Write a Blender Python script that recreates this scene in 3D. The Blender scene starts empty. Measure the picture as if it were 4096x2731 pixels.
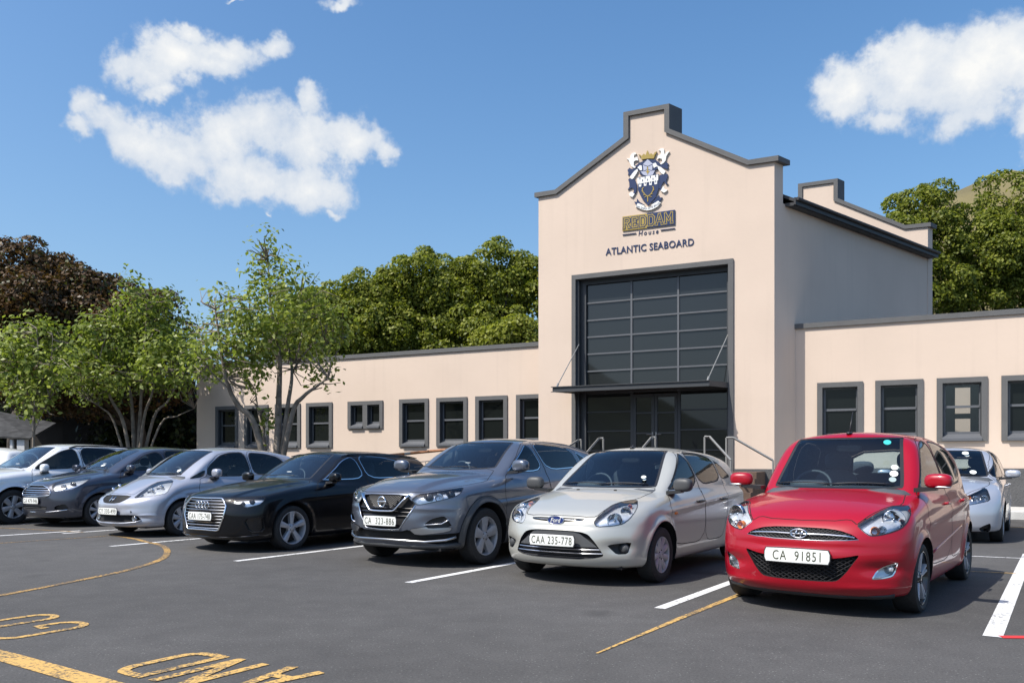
import numpy as np, math, random
# ------------------------------------------------------------------ car surface
# car frame: x to the car's left (seen from in front: right), y from the front bumper to the rear, z up
def pch(pts):
    """smooth monotone curve through points, returned as a function"""
    p = np.array(sorted(pts), float); X, Y = p[:, 0], p[:, 1]
    h = np.diff(X); d = np.diff(Y) / h
    m = np.zeros_like(X); m[0], m[-1] = d[0], d[-1]
    for i in range(1, len(X) - 1):
        if d[i-1] * d[i] > 0:
            a, b = 2*h[i] + h[i-1], h[i] + 2*h[i-1]
            m[i] = (a + b) / (a / d[i-1] + b / d[i])
    def f(t):
        t = np.clip(t, X[0], X[-1]); i = np.clip(np.searchsorted(X, t, side='right') - 1, 0, len(h) - 1)
        s = (t - X[i]) / h[i]; s2, s3 = s*s, s*s*s
        return (2*s3 - 3*s2 + 1)*Y[i] + (s3 - 2*s2 + s)*h[i]*m[i] + (-2*s3 + 3*s2)*Y[i+1] + (s3 - s2)*h[i]*m[i+1]
    return f
def smax(a, b, k):
    h = np.maximum(k - np.abs(a - b), 0) / k
    return np.maximum(a, b) + h*h*k*.25
def smin(a, b, k): return -smax(-a, -b, k)
def sstep(t):
    t = np.clip(t, 0, 1); return t*t*(3 - 2*t)

class Shape:
    def __init__(s, c):
        s.c = c; s.hw = c['W'] / 2
        s.deck, s.nose, s.tail, s.side = pch(c['deck']), pch(c['nose']), pch(c['tail']), pch(c['side'])
        s.roof, s.ws, s.back = pch(c['roof']), pch([(z, y) for y, z in c['ws']]), pch([(z, y) for y, z in c['back']])
        s.ra = c['r'] + c.get('gap', .055)
    def g(s, x, y, z):
        c = s.c; hw = s.hw; u = np.abs(x) / hw; L = c['L']
        wl = s.side(z) * hw
        tf, yt, tr = c.get('taper', (.05, 1.1, .06))
        wl = wl * (1 - tf*(np.maximum(yt - y, 0)/yt)**2 - tr*(np.maximum(y - (L - 1.3), 0)/1.3)**2)
        for yw in (c['foh'], c['foh'] + c['wb']):
            rr = np.hypot(y - yw, z - c['r'])
            wl = wl + c.get('flare', .018) * np.exp(-((rr - s.ra)/.045)**2) * sstep((z - .12)/.15)
        # shoulder crease and lower door moulding
        y0, z0, y1, z1, am = c.get('crease', (.9, .72, L - .3, .86, .016))
        zc = z0 + (z1 - z0)*(y - y0)/(y1 - y0)
        wl = wl + am*np.exp(-((z - zc)/.035)**2)*sstep((y - y0 + .2)/.3)
        dz = s.deck(y) - c.get('crown', .10)*u**2.4
        hr = c.get('ridge')
        if hr:
            xr = hr[0] + (hr[1] - hr[0])*np.clip(y/c['ws'][0][0], 0, 1)
            dz = dz + hr[2]*(sstep((xr - np.abs(x))/hr[3] + .5) - .5)*sstep((c['ws'][0][0] + .1 - y)/.3)
        bow, n = c.get('bow', (.30, 3.2))
        fr = s.nose(z) + bow*u**n - y
        for dx_, dz_, rx_, rz_, am_ in c.get('dimple', ()):
            fr = fr + am_*np.exp(-((np.abs(x) - dx_)/rx_)**2 - ((z - dz_)/rz_)**2)
        rb, rn = c.get('rbow', (.16, 3.))
        re = y - (s.tail(z) - rb*u**rn)
        low = smax(x - wl, z - dz, c.get('k1', .09))
        low = smax(low, fr, c.get('k2', .10)); low = smax(low, re, .10)
        low = smax(low, c['zb'] - z, .04)
        zb, wb, wr, zr = c['cab']
        t = (z - zb)/(zr - zb)
        yc = (c['ws'][0][0] + c['back'][-1][0])/2; yl = (c['back'][-1][0] - c['ws'][0][0])/2
        wc = (wb + (wr - wb)*t + .02*(1 - (2*t - 1)**2)) * (1 - c.get('ctap', .09)*np.abs((y - yc - .1)/yl)**2.2)
        rf = z - (s.roof(y) - c.get('rcrown', .07)*(np.abs(x)/wr)**2)
        wn = s.ws(z) + c.get('wbow', .22)*u**2 - y
        bk = y - (s.back(z) - .16*u**2)
        cab = smax(x - wc, rf, .10); cab = smax(cab, wn, .07); cab = smax(cab, bk, .09); cab = smax(cab, .55 - z, .02)
        return smin(low, cab, c.get('k3', .035))
    def project(s, P):
        c = s.c; C = np.stack([np.zeros(len(P)), np.clip(P[:, 1], 1.25, c['L'] - .9), np.full(len(P), .50)], 1)
        D = P - C; lo = np.full(len(P), .02); hi = np.full(len(P), 1.15)
        for _ in range(34):
            m = (lo + hi)/2; Q = C + D*m[:, None]
            ins = s.g(Q[:, 0], Q[:, 1], Q[:, 2]) < 0
            lo = np.where(ins, m, lo); hi = np.where(ins, hi, m)
        return C + D*lo[:, None]
    def normals(s, P):
        e = 1e-3; g = s.g; N = np.zeros_like(P)
        for k in range(3):
            A = P.copy(); B = P.copy(); A[:, k] += e; B[:, k] -= e
            N[:, k] = g(A[:, 0], A[:, 1], A[:, 2]) - g(B[:, 0], B[:, 1], B[:, 2])
        N[P[:, 0] < 1e-4, 0] = 0
        return N/np.maximum(np.linalg.norm(N, axis=1, keepdims=True), 1e-9)
    def front_y(s, x, z):
        """depth of the front face at (x, z)"""
        x = np.atleast_1d(np.asarray(x, float)); z = np.atleast_1d(np.asarray(z, float)) + 0*x
        lo = np.full(x.shape, -.3); hi = np.full(x.shape, 1.25)
        for _ in range(20):
            m = (lo + hi)/2; ins = s.g(np.abs(x), m, z) < 0
            hi = np.where(ins, m, hi); lo = np.where(ins, lo, m)
        return hi
    def side_x(s, y, z):
        lo, hi = .2, 1.2
        for _ in range(20):
            m = (lo + hi)/2
            if s.g(np.array([m]), np.array([y]), np.array([z]))[0] < 0: lo = m
            else: hi = m
        return lo
    def top_z(s, x, y):
        lo, hi = .5, 2.2
        for _ in range(20):
            m = (lo + hi)/2
            if s.g(np.array([abs(x)]), np.array([y]), np.array([m]))[0] < 0: lo = m
            else: hi = m
        return lo
    def half_mesh(s, st):
        c = s.c; L, H, W = c['L'] + .02, c['H'] + .08, s.hw + .05
        nx, ny, nz = int(W/st), int(L/st), int((H - c['zb'])/st*1.15)
        xs = np.linspace(0, W, nx + 1); ys = np.linspace(-.02, L, ny + 1); zs = np.linspace(c['zb'] - .02, H, nz + 1)
        idx, V, F = {}, [], []
        def vid(i, j, k):
            if (i, j, k) not in idx:
                idx[i, j, k] = len(V); V.append((xs[i], ys[j], zs[k]))
            return idx[i, j, k]
        for i in range(nx):
            for k in range(nz):
                F.append([vid(i, 0, k), vid(i+1, 0, k), vid(i+1, 0, k+1), vid(i, 0, k+1)])
                F.append([vid(i+1, ny, k), vid(i, ny, k), vid(i, ny, k+1), vid(i+1, ny, k+1)])
            for j in range(ny):
                F.append([vid(i, j, nz), vid(i+1, j, nz), vid(i+1, j+1, nz), vid(i, j+1, nz)])
                F.append([vid(i+1, j, 0), vid(i, j, 0), vid(i, j+1, 0), vid(i+1, j+1, 0)])
        for j in range(ny):
            for k in range(nz):
                F.append([vid(nx, j, k), vid(nx, j+1, k), vid(nx, j+1, k+1), vid(nx, j, k+1)])
        return s.project(np.array(V, float)), F
import bpy, bmesh
from mathutils import Vector, Matrix
R = math.radians
SC = bpy.context.scene
COL = SC.collection
random.seed(7)

# ------------------------------------------------------------------ object helpers
def tag(o, label=None, cat=None, group=None, kind=None):
    for k, v in (('label', label), ('category', cat), ('group', group), ('kind', kind)):
        if v: o[k] = v
    return o
def empty(name, loc=(0, 0, 0), rz=0):
    o = bpy.data.objects.new(name, None); o.empty_display_size = .2
    o.location = loc; o.rotation_euler = (0, 0, rz); COL.objects.link(o); return o
def link(name, me, parent=None):
    o = bpy.data.objects.new(name, me); COL.objects.link(o)
    if parent is not None: o.parent = parent
    return o
class MB:
    """collects shapes and links them as one mesh object"""
    def __init__(s): s.v, s.f, s.m = [], [], []
    def add(s, V, F, mi=0):
        b = len(s.v); s.v += [tuple(p) for p in V]; s.f += [[i + b for i in f] for f in F]; s.m += [mi]*len(F); return s
    def box(s, a, b, mi=0):
        (x0, y0, z0), (x1, y1, z1) = a, b
        V = [(x0,y0,z0),(x1,y0,z0),(x1,y1,z0),(x0,y1,z0),(x0,y0,z1),(x1,y0,z1),(x1,y1,z1),(x0,y1,z1)]
        return s.add(V, [(0,3,2,1),(4,5,6,7),(0,1,5,4),(1,2,6,5),(2,3,7,6),(3,0,4,7)], mi)
    def tube(s, P, r, n=8, mi=0, closed=False, flat=1.):
        """tube along points; r number or list"""
        P = [Vector(p) for p in P]; V, F = [], []; N = len(P); up = Vector((0, 0, 1)); pa = None
        for i, p in enumerate(P):
            a = P[(i - 1) % N] if (closed or i) else p
            b = P[(i + 1) % N] if (closed or i < N - 1) else p
            t = (b - a).normalized()
            if pa is None:
                ref = up if abs(t.z) < .9 else Vector((1, 0, 0)); u = t.cross(ref).normalized()
            else:
                u = (pa - t*pa.dot(t)).normalized()
            pa = u; w = t.cross(u); rr = r[i] if isinstance(r, (list, tuple)) else r
            for k in range(n):
                c, q = math.cos(2*math.pi*k/n), math.sin(2*math.pi*k/n)
                V.append(p + u*c*rr + w*q*rr*flat)
        for i in range(N if closed else N - 1):
            j = (i + 1) % N
            for k in range(n): F.append((i*n + k, i*n + (k+1) % n, j*n + (k+1) % n, j*n + k))
        if not closed: F += [tuple(range(n))[::-1], tuple((N-1)*n + k for k in range(n))]
        return s.add(V, F, mi)
    def lathe(s, prof, c, axis='x', n=32, mi=0, a0=0., a1=2*math.pi):
        """profile (radius, along axis) turned about an axis through c"""
        V, F = [], []; full = abs(a1 - a0 - 2*math.pi) < 1e-6; K = n if full else n + 1
        for k in range(K):
            a = a0 + (a1 - a0)*k/n
            for r_, h in prof:
                q = (h, r_*math.cos(a), r_*math.sin(a))
                if axis == 'z': q = (r_*math.cos(a), r_*math.sin(a), h)
                if axis == 'y': q = (r_*math.cos(a), h, r_*math.sin(a))
                V.append((c[0]+q[0], c[1]+q[1], c[2]+q[2]))
        m = len(prof)
        for k in range(n):
            j = (k + 1) % K
            for i in range(m - 1): F.append((k*m + i, k*m + i + 1, j*m + i + 1, j*m + i))
        return s.add(V, F, mi)
    def sbox(s, c, sz, e=4., n=6, mi=0, rot=None, shear=None):
        """rounded box: superellipsoid of exponent e"""
        V, F, idx = [], [], {}
        def vid(p):
            k = tuple(round(q, 5) for q in p)
            if k not in idx:
                idx[k] = len(V); l = sum(abs(q)**e for q in p)**(1/e)
                q = Vector((p[0]/l*sz[0]/2, p[1]/l*sz[1]/2, p[2]/l*sz[2]/2))
                if shear: q.x += shear[0]*q.z; q.y += shear[1]*q.z
                if rot is not None: q = rot @ q
                V.append((c[0]+q.x, c[1]+q.y, c[2]+q.z))
            return idx[k]
        t = [math.tan((-1 + 2*i/n)*math.pi/4) for i in range(n + 1)]
        for ax in range(3):
            for sg in (-1, 1):
                for i in range(n):
                    for j in range(n):
                        q = []
                        for a, b in ((i, j), (i+1, j), (i+1, j+1), (i, j+1)):
                            p = [0, 0, 0]; p[ax] = sg; p[(ax+1) % 3] = t[a]; p[(ax+2) % 3] = t[b]; q.append(vid(p))
                        F.append(q if sg > 0 else q[::-1])
        return s.add(V, F, mi)
    def prism(s, poly, d, f, mi=0):
        """closed outline (2D) mapped by f(u, v, depth), extruded from depth 0 to d"""
        n = len(poly); V = [f(u, v, 0) for u, v in poly] + [f(u, v, d) for u, v in poly]
        F = [tuple(range(n)), tuple(range(2*n - 1, n - 1, -1))] + [(i, i + n, (i+1) % n + n, (i+1) % n) for i in range(n)]
        return s.add(V, F, mi)
    def mesh(s, name, mats, smooth=False, norm=True):
        me = bpy.data.meshes.new(name); me.from_pydata(s.v, [], s.f)
        for m in (mats if isinstance(mats, (list, tuple)) else [mats]): me.materials.append(m)
        me.polygons.foreach_set('material_index', s.m)
        if norm:
            bm = bmesh.new(); bm.from_mesh(me); bmesh.ops.recalc_face_normals(bm, faces=bm.faces); bm.to_mesh(me); bm.free()
        if smooth:
            me.polygons.foreach_set('use_smooth', [True]*len(me.polygons))
            if smooth is not True: me.set_sharp_from_angle(angle=R(smooth))
        me.update(); return me
    def build(s, name, mats, parent=None, smooth=False, norm=True):
        return link(name, s.mesh(name, mats, smooth, norm), parent)
_fonts = {}
def text_mesh(txt, name, mat, size=1., bold=0., depth=0., space=1., shear=0.):
    cu = bpy.data.curves.new(name, 'FONT'); cu.body = txt; cu.size = size; cu.offset = bold; cu.extrude = depth
    cu.space_character = space; cu.shear = shear; cu.resolution_u = 3
    o = bpy.data.objects.new(name, cu); COL.objects.link(o); bpy.context.view_layer.update()
    me = bpy.data.meshes.new_from_object(o.evaluated_get(bpy.context.evaluated_depsgraph_get()))
    bpy.data.objects.remove(o); bpy.data.curves.remove(cu); me.name = name
    me.materials.clear(); me.materials.append(mat); return me
def fit_mesh(me, box, f):
    """scale a flat mesh's xy extent into box (u0, v0, u1, v1), then map (u, v, w) by f"""
    n = len(me.vertices); co = np.zeros(n*3); me.vertices.foreach_get('co', co); co = co.reshape(-1, 3)
    lo, hi = co.min(0), co.max(0); u0, v0, u1, v1 = box
    U = u0 + (co[:, 0] - lo[0])/(hi[0] - lo[0])*(u1 - u0); V = v0 + (co[:, 1] - lo[1])/(hi[1] - lo[1])*(v1 - v0)
    out = np.array([f(a, b, c) for a, b, c in zip(U, V, co[:, 2])]); me.vertices.foreach_set('co', out.ravel()); me.update(); return me

# ------------------------------------------------------------------ materials
def mat(name, col, rough=.5, metal=0., spec=.5, coat=0., coat_r=.03, noise=0., nscale=8., bump=0., bscale=60., ior=1.5):
    m = bpy.data.materials.new(name); m.use_nodes = True; nt = m.node_tree; N, Lk = nt.nodes, nt.links
    b = N['Principled BSDF']; b.inputs['Roughness'].default_value = rough; b.inputs['Metallic'].default_value = metal
    b.inputs['Specular IOR Level'].default_value = spec; b.inputs['Coat Weight'].default_value = coat
    b.inputs['Coat Roughness'].default_value = coat_r; b.inputs['IOR'].default_value = ior
    b.inputs['Base Color'].default_value = (*col, 1)
    if noise or bump:
        tc = N.new('ShaderNodeTexCoord')
    if noise:
        nz = N.new('ShaderNodeTexNoise'); nz.inputs['Scale'].default_value = nscale; nz.inputs['Detail'].default_value = 6
        rp = N.new('ShaderNodeMapRange'); rp.inputs['From Min'].default_value = .3; rp.inputs['From Max'].default_value = .7
        rp.inputs['To Min'].default_value = 1 - noise; rp.inputs['To Max'].default_value = 1 + noise
        mx = N.new('ShaderNodeMix'); mx.data_type = 'RGBA'; mx.blend_type = 'MULTIPLY'; mx.inputs['Factor'].default_value = 1
        mx.inputs['A'].default_value = (*col, 1)
        Lk.new(tc.outputs['Object'], nz.inputs['Vector']); Lk.new(nz.outputs['Fac'], rp.inputs['Value'])
        Lk.new(rp.outputs['Result'], mx.inputs['B']); Lk.new(mx.outputs['Result'], b.inputs['Base Color'])
    if bump:
        nb = N.new('ShaderNodeTexNoise'); nb.inputs['Scale'].default_value = bscale; nb.inputs['Detail'].default_value = 4
        bp = N.new('ShaderNodeBump'); bp.inputs['Strength'].default_value = bump; bp.inputs['Distance'].default_value = .02
        Lk.new(tc.outputs['Object'], nb.inputs['Vector']); Lk.new(nb.outputs['Fac'], bp.inputs['Height']); Lk.new(bp.outputs['Normal'], b.inputs['Normal'])
    return m
def paint(name, col, metal=.0, rough=.35, coat=1., spec=.5):
    """car paint: clear coat over a base; the inside of the sheet is bare grey trim"""
    m = mat(name, col, rough, metal, spec, coat, .02); nt = m.node_tree; N, Lk = nt.nodes, nt.links
    b = N['Principled BSDF']; out = N['Material Output']
    ge = N.new('ShaderNodeNewGeometry'); d = N.new('ShaderNodeBsdfDiffuse'); d.inputs['Color'].default_value = (.035, .036, .04, 1)
    mx = N.new('ShaderNodeMixShader'); Lk.new(ge.outputs['Backfacing'], mx.inputs['Fac'])
    Lk.new(b.outputs[0], mx.inputs[1]); Lk.new(d.outputs[0], mx.inputs[2]); Lk.new(mx.outputs[0], out.inputs['Surface'])
    return m
def glass(name, tint, rough=.0, boost=1.):
    m = bpy.data.materials.new(name); m.use_nodes = True; nt = m.node_tree; N, Lk = nt.nodes, nt.links
    N.remove(N['Principled BSDF']); out = N['Material Output']
    t = N.new('ShaderNodeBsdfTransparent'); t.inputs['Color'].default_value = (*tint, 1)
    g = N.new('ShaderNodeBsdfGlossy'); g.inputs['Roughness'].default_value = rough; g.inputs['Color'].default_value = (1, 1, 1, 1)
    lw = N.new('ShaderNodeFresnel'); lw.inputs['IOR'].default_value = 1.52
    mu = N.new('ShaderNodeMath'); mu.operation = 'MULTIPLY'; mu.inputs[1].default_value = boost; mu.use_clamp = True
    mx = N.new('ShaderNodeMixShader'); Lk.new(lw.outputs[0], mu.inputs[0]); Lk.new(mu.outputs[0], mx.inputs['Fac'])
    Lk.new(t.outputs[0], mx.inputs[1]); Lk.new(g.outputs[0], mx.inputs[2]); Lk.new(mx.outputs[0], out.inputs['Surface'])
    return m
M = {}
M['glass'] = glass('tinted_glass', (.66, .78, .82), boost=1.35)
M['sideglass'] = glass('side_window_glass', (.50, .57, .58), boost=1.0)
M['lens'] = glass('clear_lens', (.93, .95, .97), boost=1.3)
M['chrome'] = mat('chrome', (.82, .83, .85), .08, 1.)
M['dullchrome'] = mat('satin_metal', (.55, .56, .58), .28, 1.)
M['alloy'] = mat('silver_alloy', (.48, .48, .50), .45, .35, noise=.05, nscale=30)
M['reflector'] = mat('lamp_reflector', (.80, .82, .85), .32, .55)
M['black'] = mat('black_plastic', (.018, .018, .02), .42)
M['gloss_black'] = mat('gloss_black', (.008, .008, .01), .12, coat=.5)
M['greyplastic'] = mat('grey_plastic', (.055, .057, .06), .5)
M['rubber'] = mat('tyre_rubber', (.022, .022, .023), .75, noise=.25, nscale=40)
M['dark'] = mat('dark_recess', (.006, .006, .007), .8)
M['seat'] = mat('seat_fabric', (.07, .08, .095), .85, noise=.15, nscale=60)
M['dash'] = mat('dashboard_vinyl', (.065, .072, .082), .6)
M['orange'] = mat('indicator_amber', (.75, .22, .03), .2)
M['white'] = mat('plate_white', (.72, .73, .70), .35)
M['ink'] = mat('plate_ink', (.05, .055, .03), .5)
M['sticker'] = mat('paper_disc', (.75, .80, .76), .6)
M['seam'] = mat('panel_gap', (.006, .006, .007), .9)
# ------------------------------------------------------------------ car measurements (metres)
SPEC = {
'red': dict(L=3.585, W=1.595, H=1.54, foh=.74, wb=2.38, r=.287, zb=.17,
  deck=[(0,.60),(.05,.715),(.09,.752),(.25,.845),(.5,.925),(.97,1.0),(1.3,1.03),(2.6,1.03),(3.585,.98)],
  nose=[(.13,.14),(.18,.075),(.26,.03),(.40,.004),(.48,.0),(.60,.012),(.68,.035),(.76,.07),(.9,.2)],
  tail=[(.2,3.5),(.35,3.57),(.55,3.585),(.8,3.55),(1.0,3.5),(1.2,3.45)],
  side=[(.15,.90),(.22,.955),(.4,.985),(.6,1.0),(.8,.99),(.95,.955),(1.05,.92)],
  ws=[(.97,1.0),(.72,.76),(1.2,1.235),(1.443,1.476),(1.52,1.54)],
  roof=[(1.3,1.47),(1.5,1.51),(1.8,1.535),(2.2,1.54),(2.8,1.505),(3.3,1.43)],
  back=[(3.22,1.5),(3.35,1.3),(3.5,1.0),(3.55,.8)], cab=(.95,.745,.575,1.48), dimple=((.60,.40,.15,.055,.035),(0,.56,.45,.03,.012),(.55,.245,.25,.03,-.012)), bow=(.36,2.9), gap=.05, flare=.022),
'figo': dict(L=3.795, W=1.68, H=1.427, foh=.79, wb=2.489, r=.288, zb=.19,
  deck=[(0,.58),(.05,.675),(.1,.71),(.25,.775),(.5,.855),(1.06,.955),(1.4,.985),(2.6,1.02),(3.795,1.0)],
  nose=[(.16,.12),(.22,.05),(.3,.015),(.45,0),(.6,.03),(.69,.06),(.8,.14)],
  tail=[(.2,3.7),(.35,3.78),(.55,3.795),(.8,3.76),(1.0,3.7),(1.2,3.64)],
  side=[(.15,.91),(.22,.955),(.4,.985),(.6,1.0),(.8,.985),(.92,.95),(1.02,.915)],
  ws=[(1.059,.957),(.7,.72),(1.4,1.175),(1.74,1.383),(1.85,1.43)],
  roof=[(1.6,1.36),(1.74,1.395),(2.0,1.42),(2.3,1.427),(2.9,1.40),(3.4,1.33)],
  back=[(3.35,1.4),(3.55,1.15),(3.7,.95),(3.75,.8)], cab=(.9,.785,.60,1.38), dimple=((.64,.40,.13,.06,.03),(.0,.60,.5,.025,.010)), bow=(.40,2.7), gap=.06, flare=.034),
'qash': dict(L=4.394, W=1.806, H=1.59, foh=.89, wb=2.646, r=.347, zb=.22,
  deck=[(0,.78),(.035,.865),(.2,.94),(.6,1.04),(1.386,1.12),(1.7,1.14),(3.0,1.16),(4.394,1.12)],
  nose=[(.2,.18),(.27,.06),(.36,.02),(.55,0),(.7,.02),(.86,.04),(1.0,.15)],
  tail=[(.25,4.28),(.45,4.37),(.65,4.394),(.9,4.35),(1.1,4.28),(1.3,4.2)],
  side=[(.2,.91),(.3,.96),(.45,.985),(.65,1.0),(.85,.99),(1.0,.955),(1.15,.91)],
  ws=[(1.386,1.132),(.9,.85),(1.72,1.34),(2.047,1.524),(2.2,1.6)],
  roof=[(1.9,1.49),(2.05,1.535),(2.4,1.578),(2.7,1.59),(3.3,1.57),(3.9,1.49)],
  back=[(3.9,1.55),(4.1,1.3),(4.28,1.05),(4.33,.9)], cab=(1.05,.84,.635,1.53), dimple=((.66,.55,.14,.06,.02),(.62,.70,.25,.03,-.012)), bow=(.42,2.7), gap=.065, flare=.03,
  ridge=(.40,.62,.03,.10)),
'audi': dict(L=4.313, W=1.785, H=1.43, foh=.87, wb=2.636, r=.317, zb=.17,
  deck=[(0,.66),(.04,.74),(.2,.80),(.6,.895),(1.427,.995),(1.8,1.01),(3.0,1.02),(4.313,.98)],
  nose=[(.14,.13),(.2,.04),(.26,.01),(.5,0),(.65,.03),(.74,.05),(.85,.15)],
  tail=[(.2,4.2),(.35,4.29),(.55,4.313),(.8,4.28),(1.0,4.22),(1.2,4.15)],
  side=[(.15,.92),(.22,.96),(.4,.985),(.6,1.0),(.8,.985),(.92,.955),(1.02,.92)],
  ws=[(1.427,1.0),(1.0,.76),(1.78,1.21),(2.117,1.399),(2.2,1.43)],
  roof=[(1.95,1.35),(2.12,1.398),(2.4,1.425),(2.7,1.43),(3.3,1.418),(3.95,1.36)],
  back=[(3.97,1.4),(4.12,1.15),(4.22,.95),(4.26,.8)], cab=(.93,.825,.615,1.38), bow=(.36,2.8), gap=.05, flare=.018, ridge=(.46,.62,.014,.09)),
'jazz': dict(L=3.9, W=1.695, H=1.525, foh=.82, wb=2.5, r=.297, zb=.17,
  deck=[(0,.58),(.06,.635),(.151,.70),(.4,.82),(.9,.99),(1.3,1.03),(2.6,1.03),(3.9,1.0)],
  nose=[(.14,.12),(.2,.03),(.28,0),(.43,0),(.55,.02),(.63,.05),(.7,.13),(.85,.3)],
  tail=[(.2,3.8),(.35,3.88),(.55,3.9),(.8,3.86),(1.0,3.8),(1.2,3.74)],
  side=[(.15,.91),(.22,.955),(.4,.985),(.6,1.0),(.8,.99),(.95,.955),(1.05,.92)],
  ws=[(.9,1.0),(.45,.72),(1.27,1.26),(1.639,1.475),(1.75,1.53)],
  roof=[(1.5,1.44),(1.64,1.475),(1.9,1.51),(2.2,1.525),(2.9,1.50),(3.5,1.41)],
  back=[(3.45,1.48),(3.65,1.2),(3.8,.95),(3.85,.8)], cab=(.95,.795,.60,1.47), dimple=((.0,.47,.75,.06,.018),(.50,.33,.22,.05,.02),(.7,.37,.14,.02,-.015)), bow=(.40,2.7), gap=.055, flare=.022, ridge=(.20,.42,.022,.09)),
'ford': dict(L=4.4, W=1.76, H=1.59, foh=.85, wb=2.7, r=.305, zb=.18,
  deck=[(0,.64),(.05,.75),(.096,.805),(.3,.89),(.7,1.0),(1.174,1.075),(1.6,1.10),(3.0,1.09),(4.4,1.02)],
  nose=[(.15,.14),(.2,.06),(.3,.02),(.5,0),(.65,.02),(.8,.08),(.95,.2)],
  tail=[(.2,4.28),(.35,4.38),(.55,4.4),(.8,4.36),(1.0,4.3),(1.2,4.24)],
  side=[(.15,.91),(.22,.955),(.4,.985),(.6,1.0),(.8,.99),(.95,.96),(1.1,.92)],
  ws=[(1.174,1.09),(.75,.8),(1.6,1.33),(2.003,1.52),(2.15,1.585)],
  roof=[(1.85,1.47),(2.0,1.515),(2.3,1.57),(2.6,1.59),(3.3,1.56),(4.0,1.46)],
  back=[(3.95,1.52),(4.15,1.25),(4.28,1.0),(4.32,.85)], cab=(1.0,.82,.62,1.53), bow=(.38,2.7), gap=.05, flare=.02, ridge=(.40,.56,.016,.09)),
'suv': dict(L=4.4, W=1.84, H=1.69, foh=.90, wb=2.65, r=.35, zb=.22,
  deck=[(0,.76),(.05,.87),(.3,.99),(.7,1.06),(1.2,1.12),(1.6,1.14),(3.0,1.15),(4.4,1.1)],
  nose=[(.2,.15),(.27,.06),(.36,.02),(.55,0),(.7,.02),(.86,.05),(1.0,.15)],
  tail=[(.25,4.3),(.45,4.38),(.65,4.4),(.9,4.37),(1.1,4.32),(1.3,4.26)],
  side=[(.2,.91),(.3,.96),(.45,.985),(.65,1.0),(.85,.99),(1.0,.955),(1.15,.915)],
  ws=[(1.2,1.11),(.8,.86),(1.6,1.37),(1.95,1.59),(2.1,1.67)],
  roof=[(1.8,1.57),(1.95,1.605),(2.3,1.65),(2.8,1.66),(3.5,1.64),(4.1,1.55)],
  back=[(4.05,1.6),(4.2,1.3),(4.3,1.05),(4.35,.9)], cab=(1.05,.855,.66,1.6), bow=(.36,2.8), gap=.06, flare=.03),
'yaris': dict(L=3.885, W=1.695, H=1.51, foh=.80, wb=2.51, r=.295, zb=.18,
  deck=[(0,.60),(.06,.70),(.12,.745),(.4,.86),(.95,.985),(1.3,1.02),(2.6,1.03),(3.885,1.0)],
  nose=[(.15,.13),(.2,.05),(.28,.01),(.43,0),(.6,.03),(.72,.10),(.85,.24)],
  tail=[(.2,3.8),(.35,3.87),(.55,3.885),(.8,3.85),(1.0,3.8),(1.2,3.74)],
  side=[(.15,.91),(.22,.955),(.4,.985),(.6,1.0),(.8,.99),(.95,.955),(1.05,.92)],
  ws=[(.95,.995),(.6,.76),(1.3,1.25),(1.62,1.455),(1.75,1.52)],
  roof=[(1.5,1.43),(1.62,1.465),(1.9,1.50),(2.2,1.51),(2.9,1.48),(3.5,1.39)],
  back=[(3.45,1.46),(3.65,1.2),(3.78,.95),(3.82,.8)], cab=(.95,.795,.60,1.46), bow=(.36,2.8), gap=.055, flare=.022),
}
POSE = {'red':(2.310,6.630,37.2),'figo':(.4154,8.2583,33.66),'qash':(-1.5512,9.7222,33.87),'audi':(-4.3193,11.3766,33.93),
        'jazz':(-6.7130,13.6219,32.41),'ford':(-9.2519,15.764,31.56),'suv':(-11.30,16.22,31.0),'yaris':(6.568,12.64,33.5)}
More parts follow.
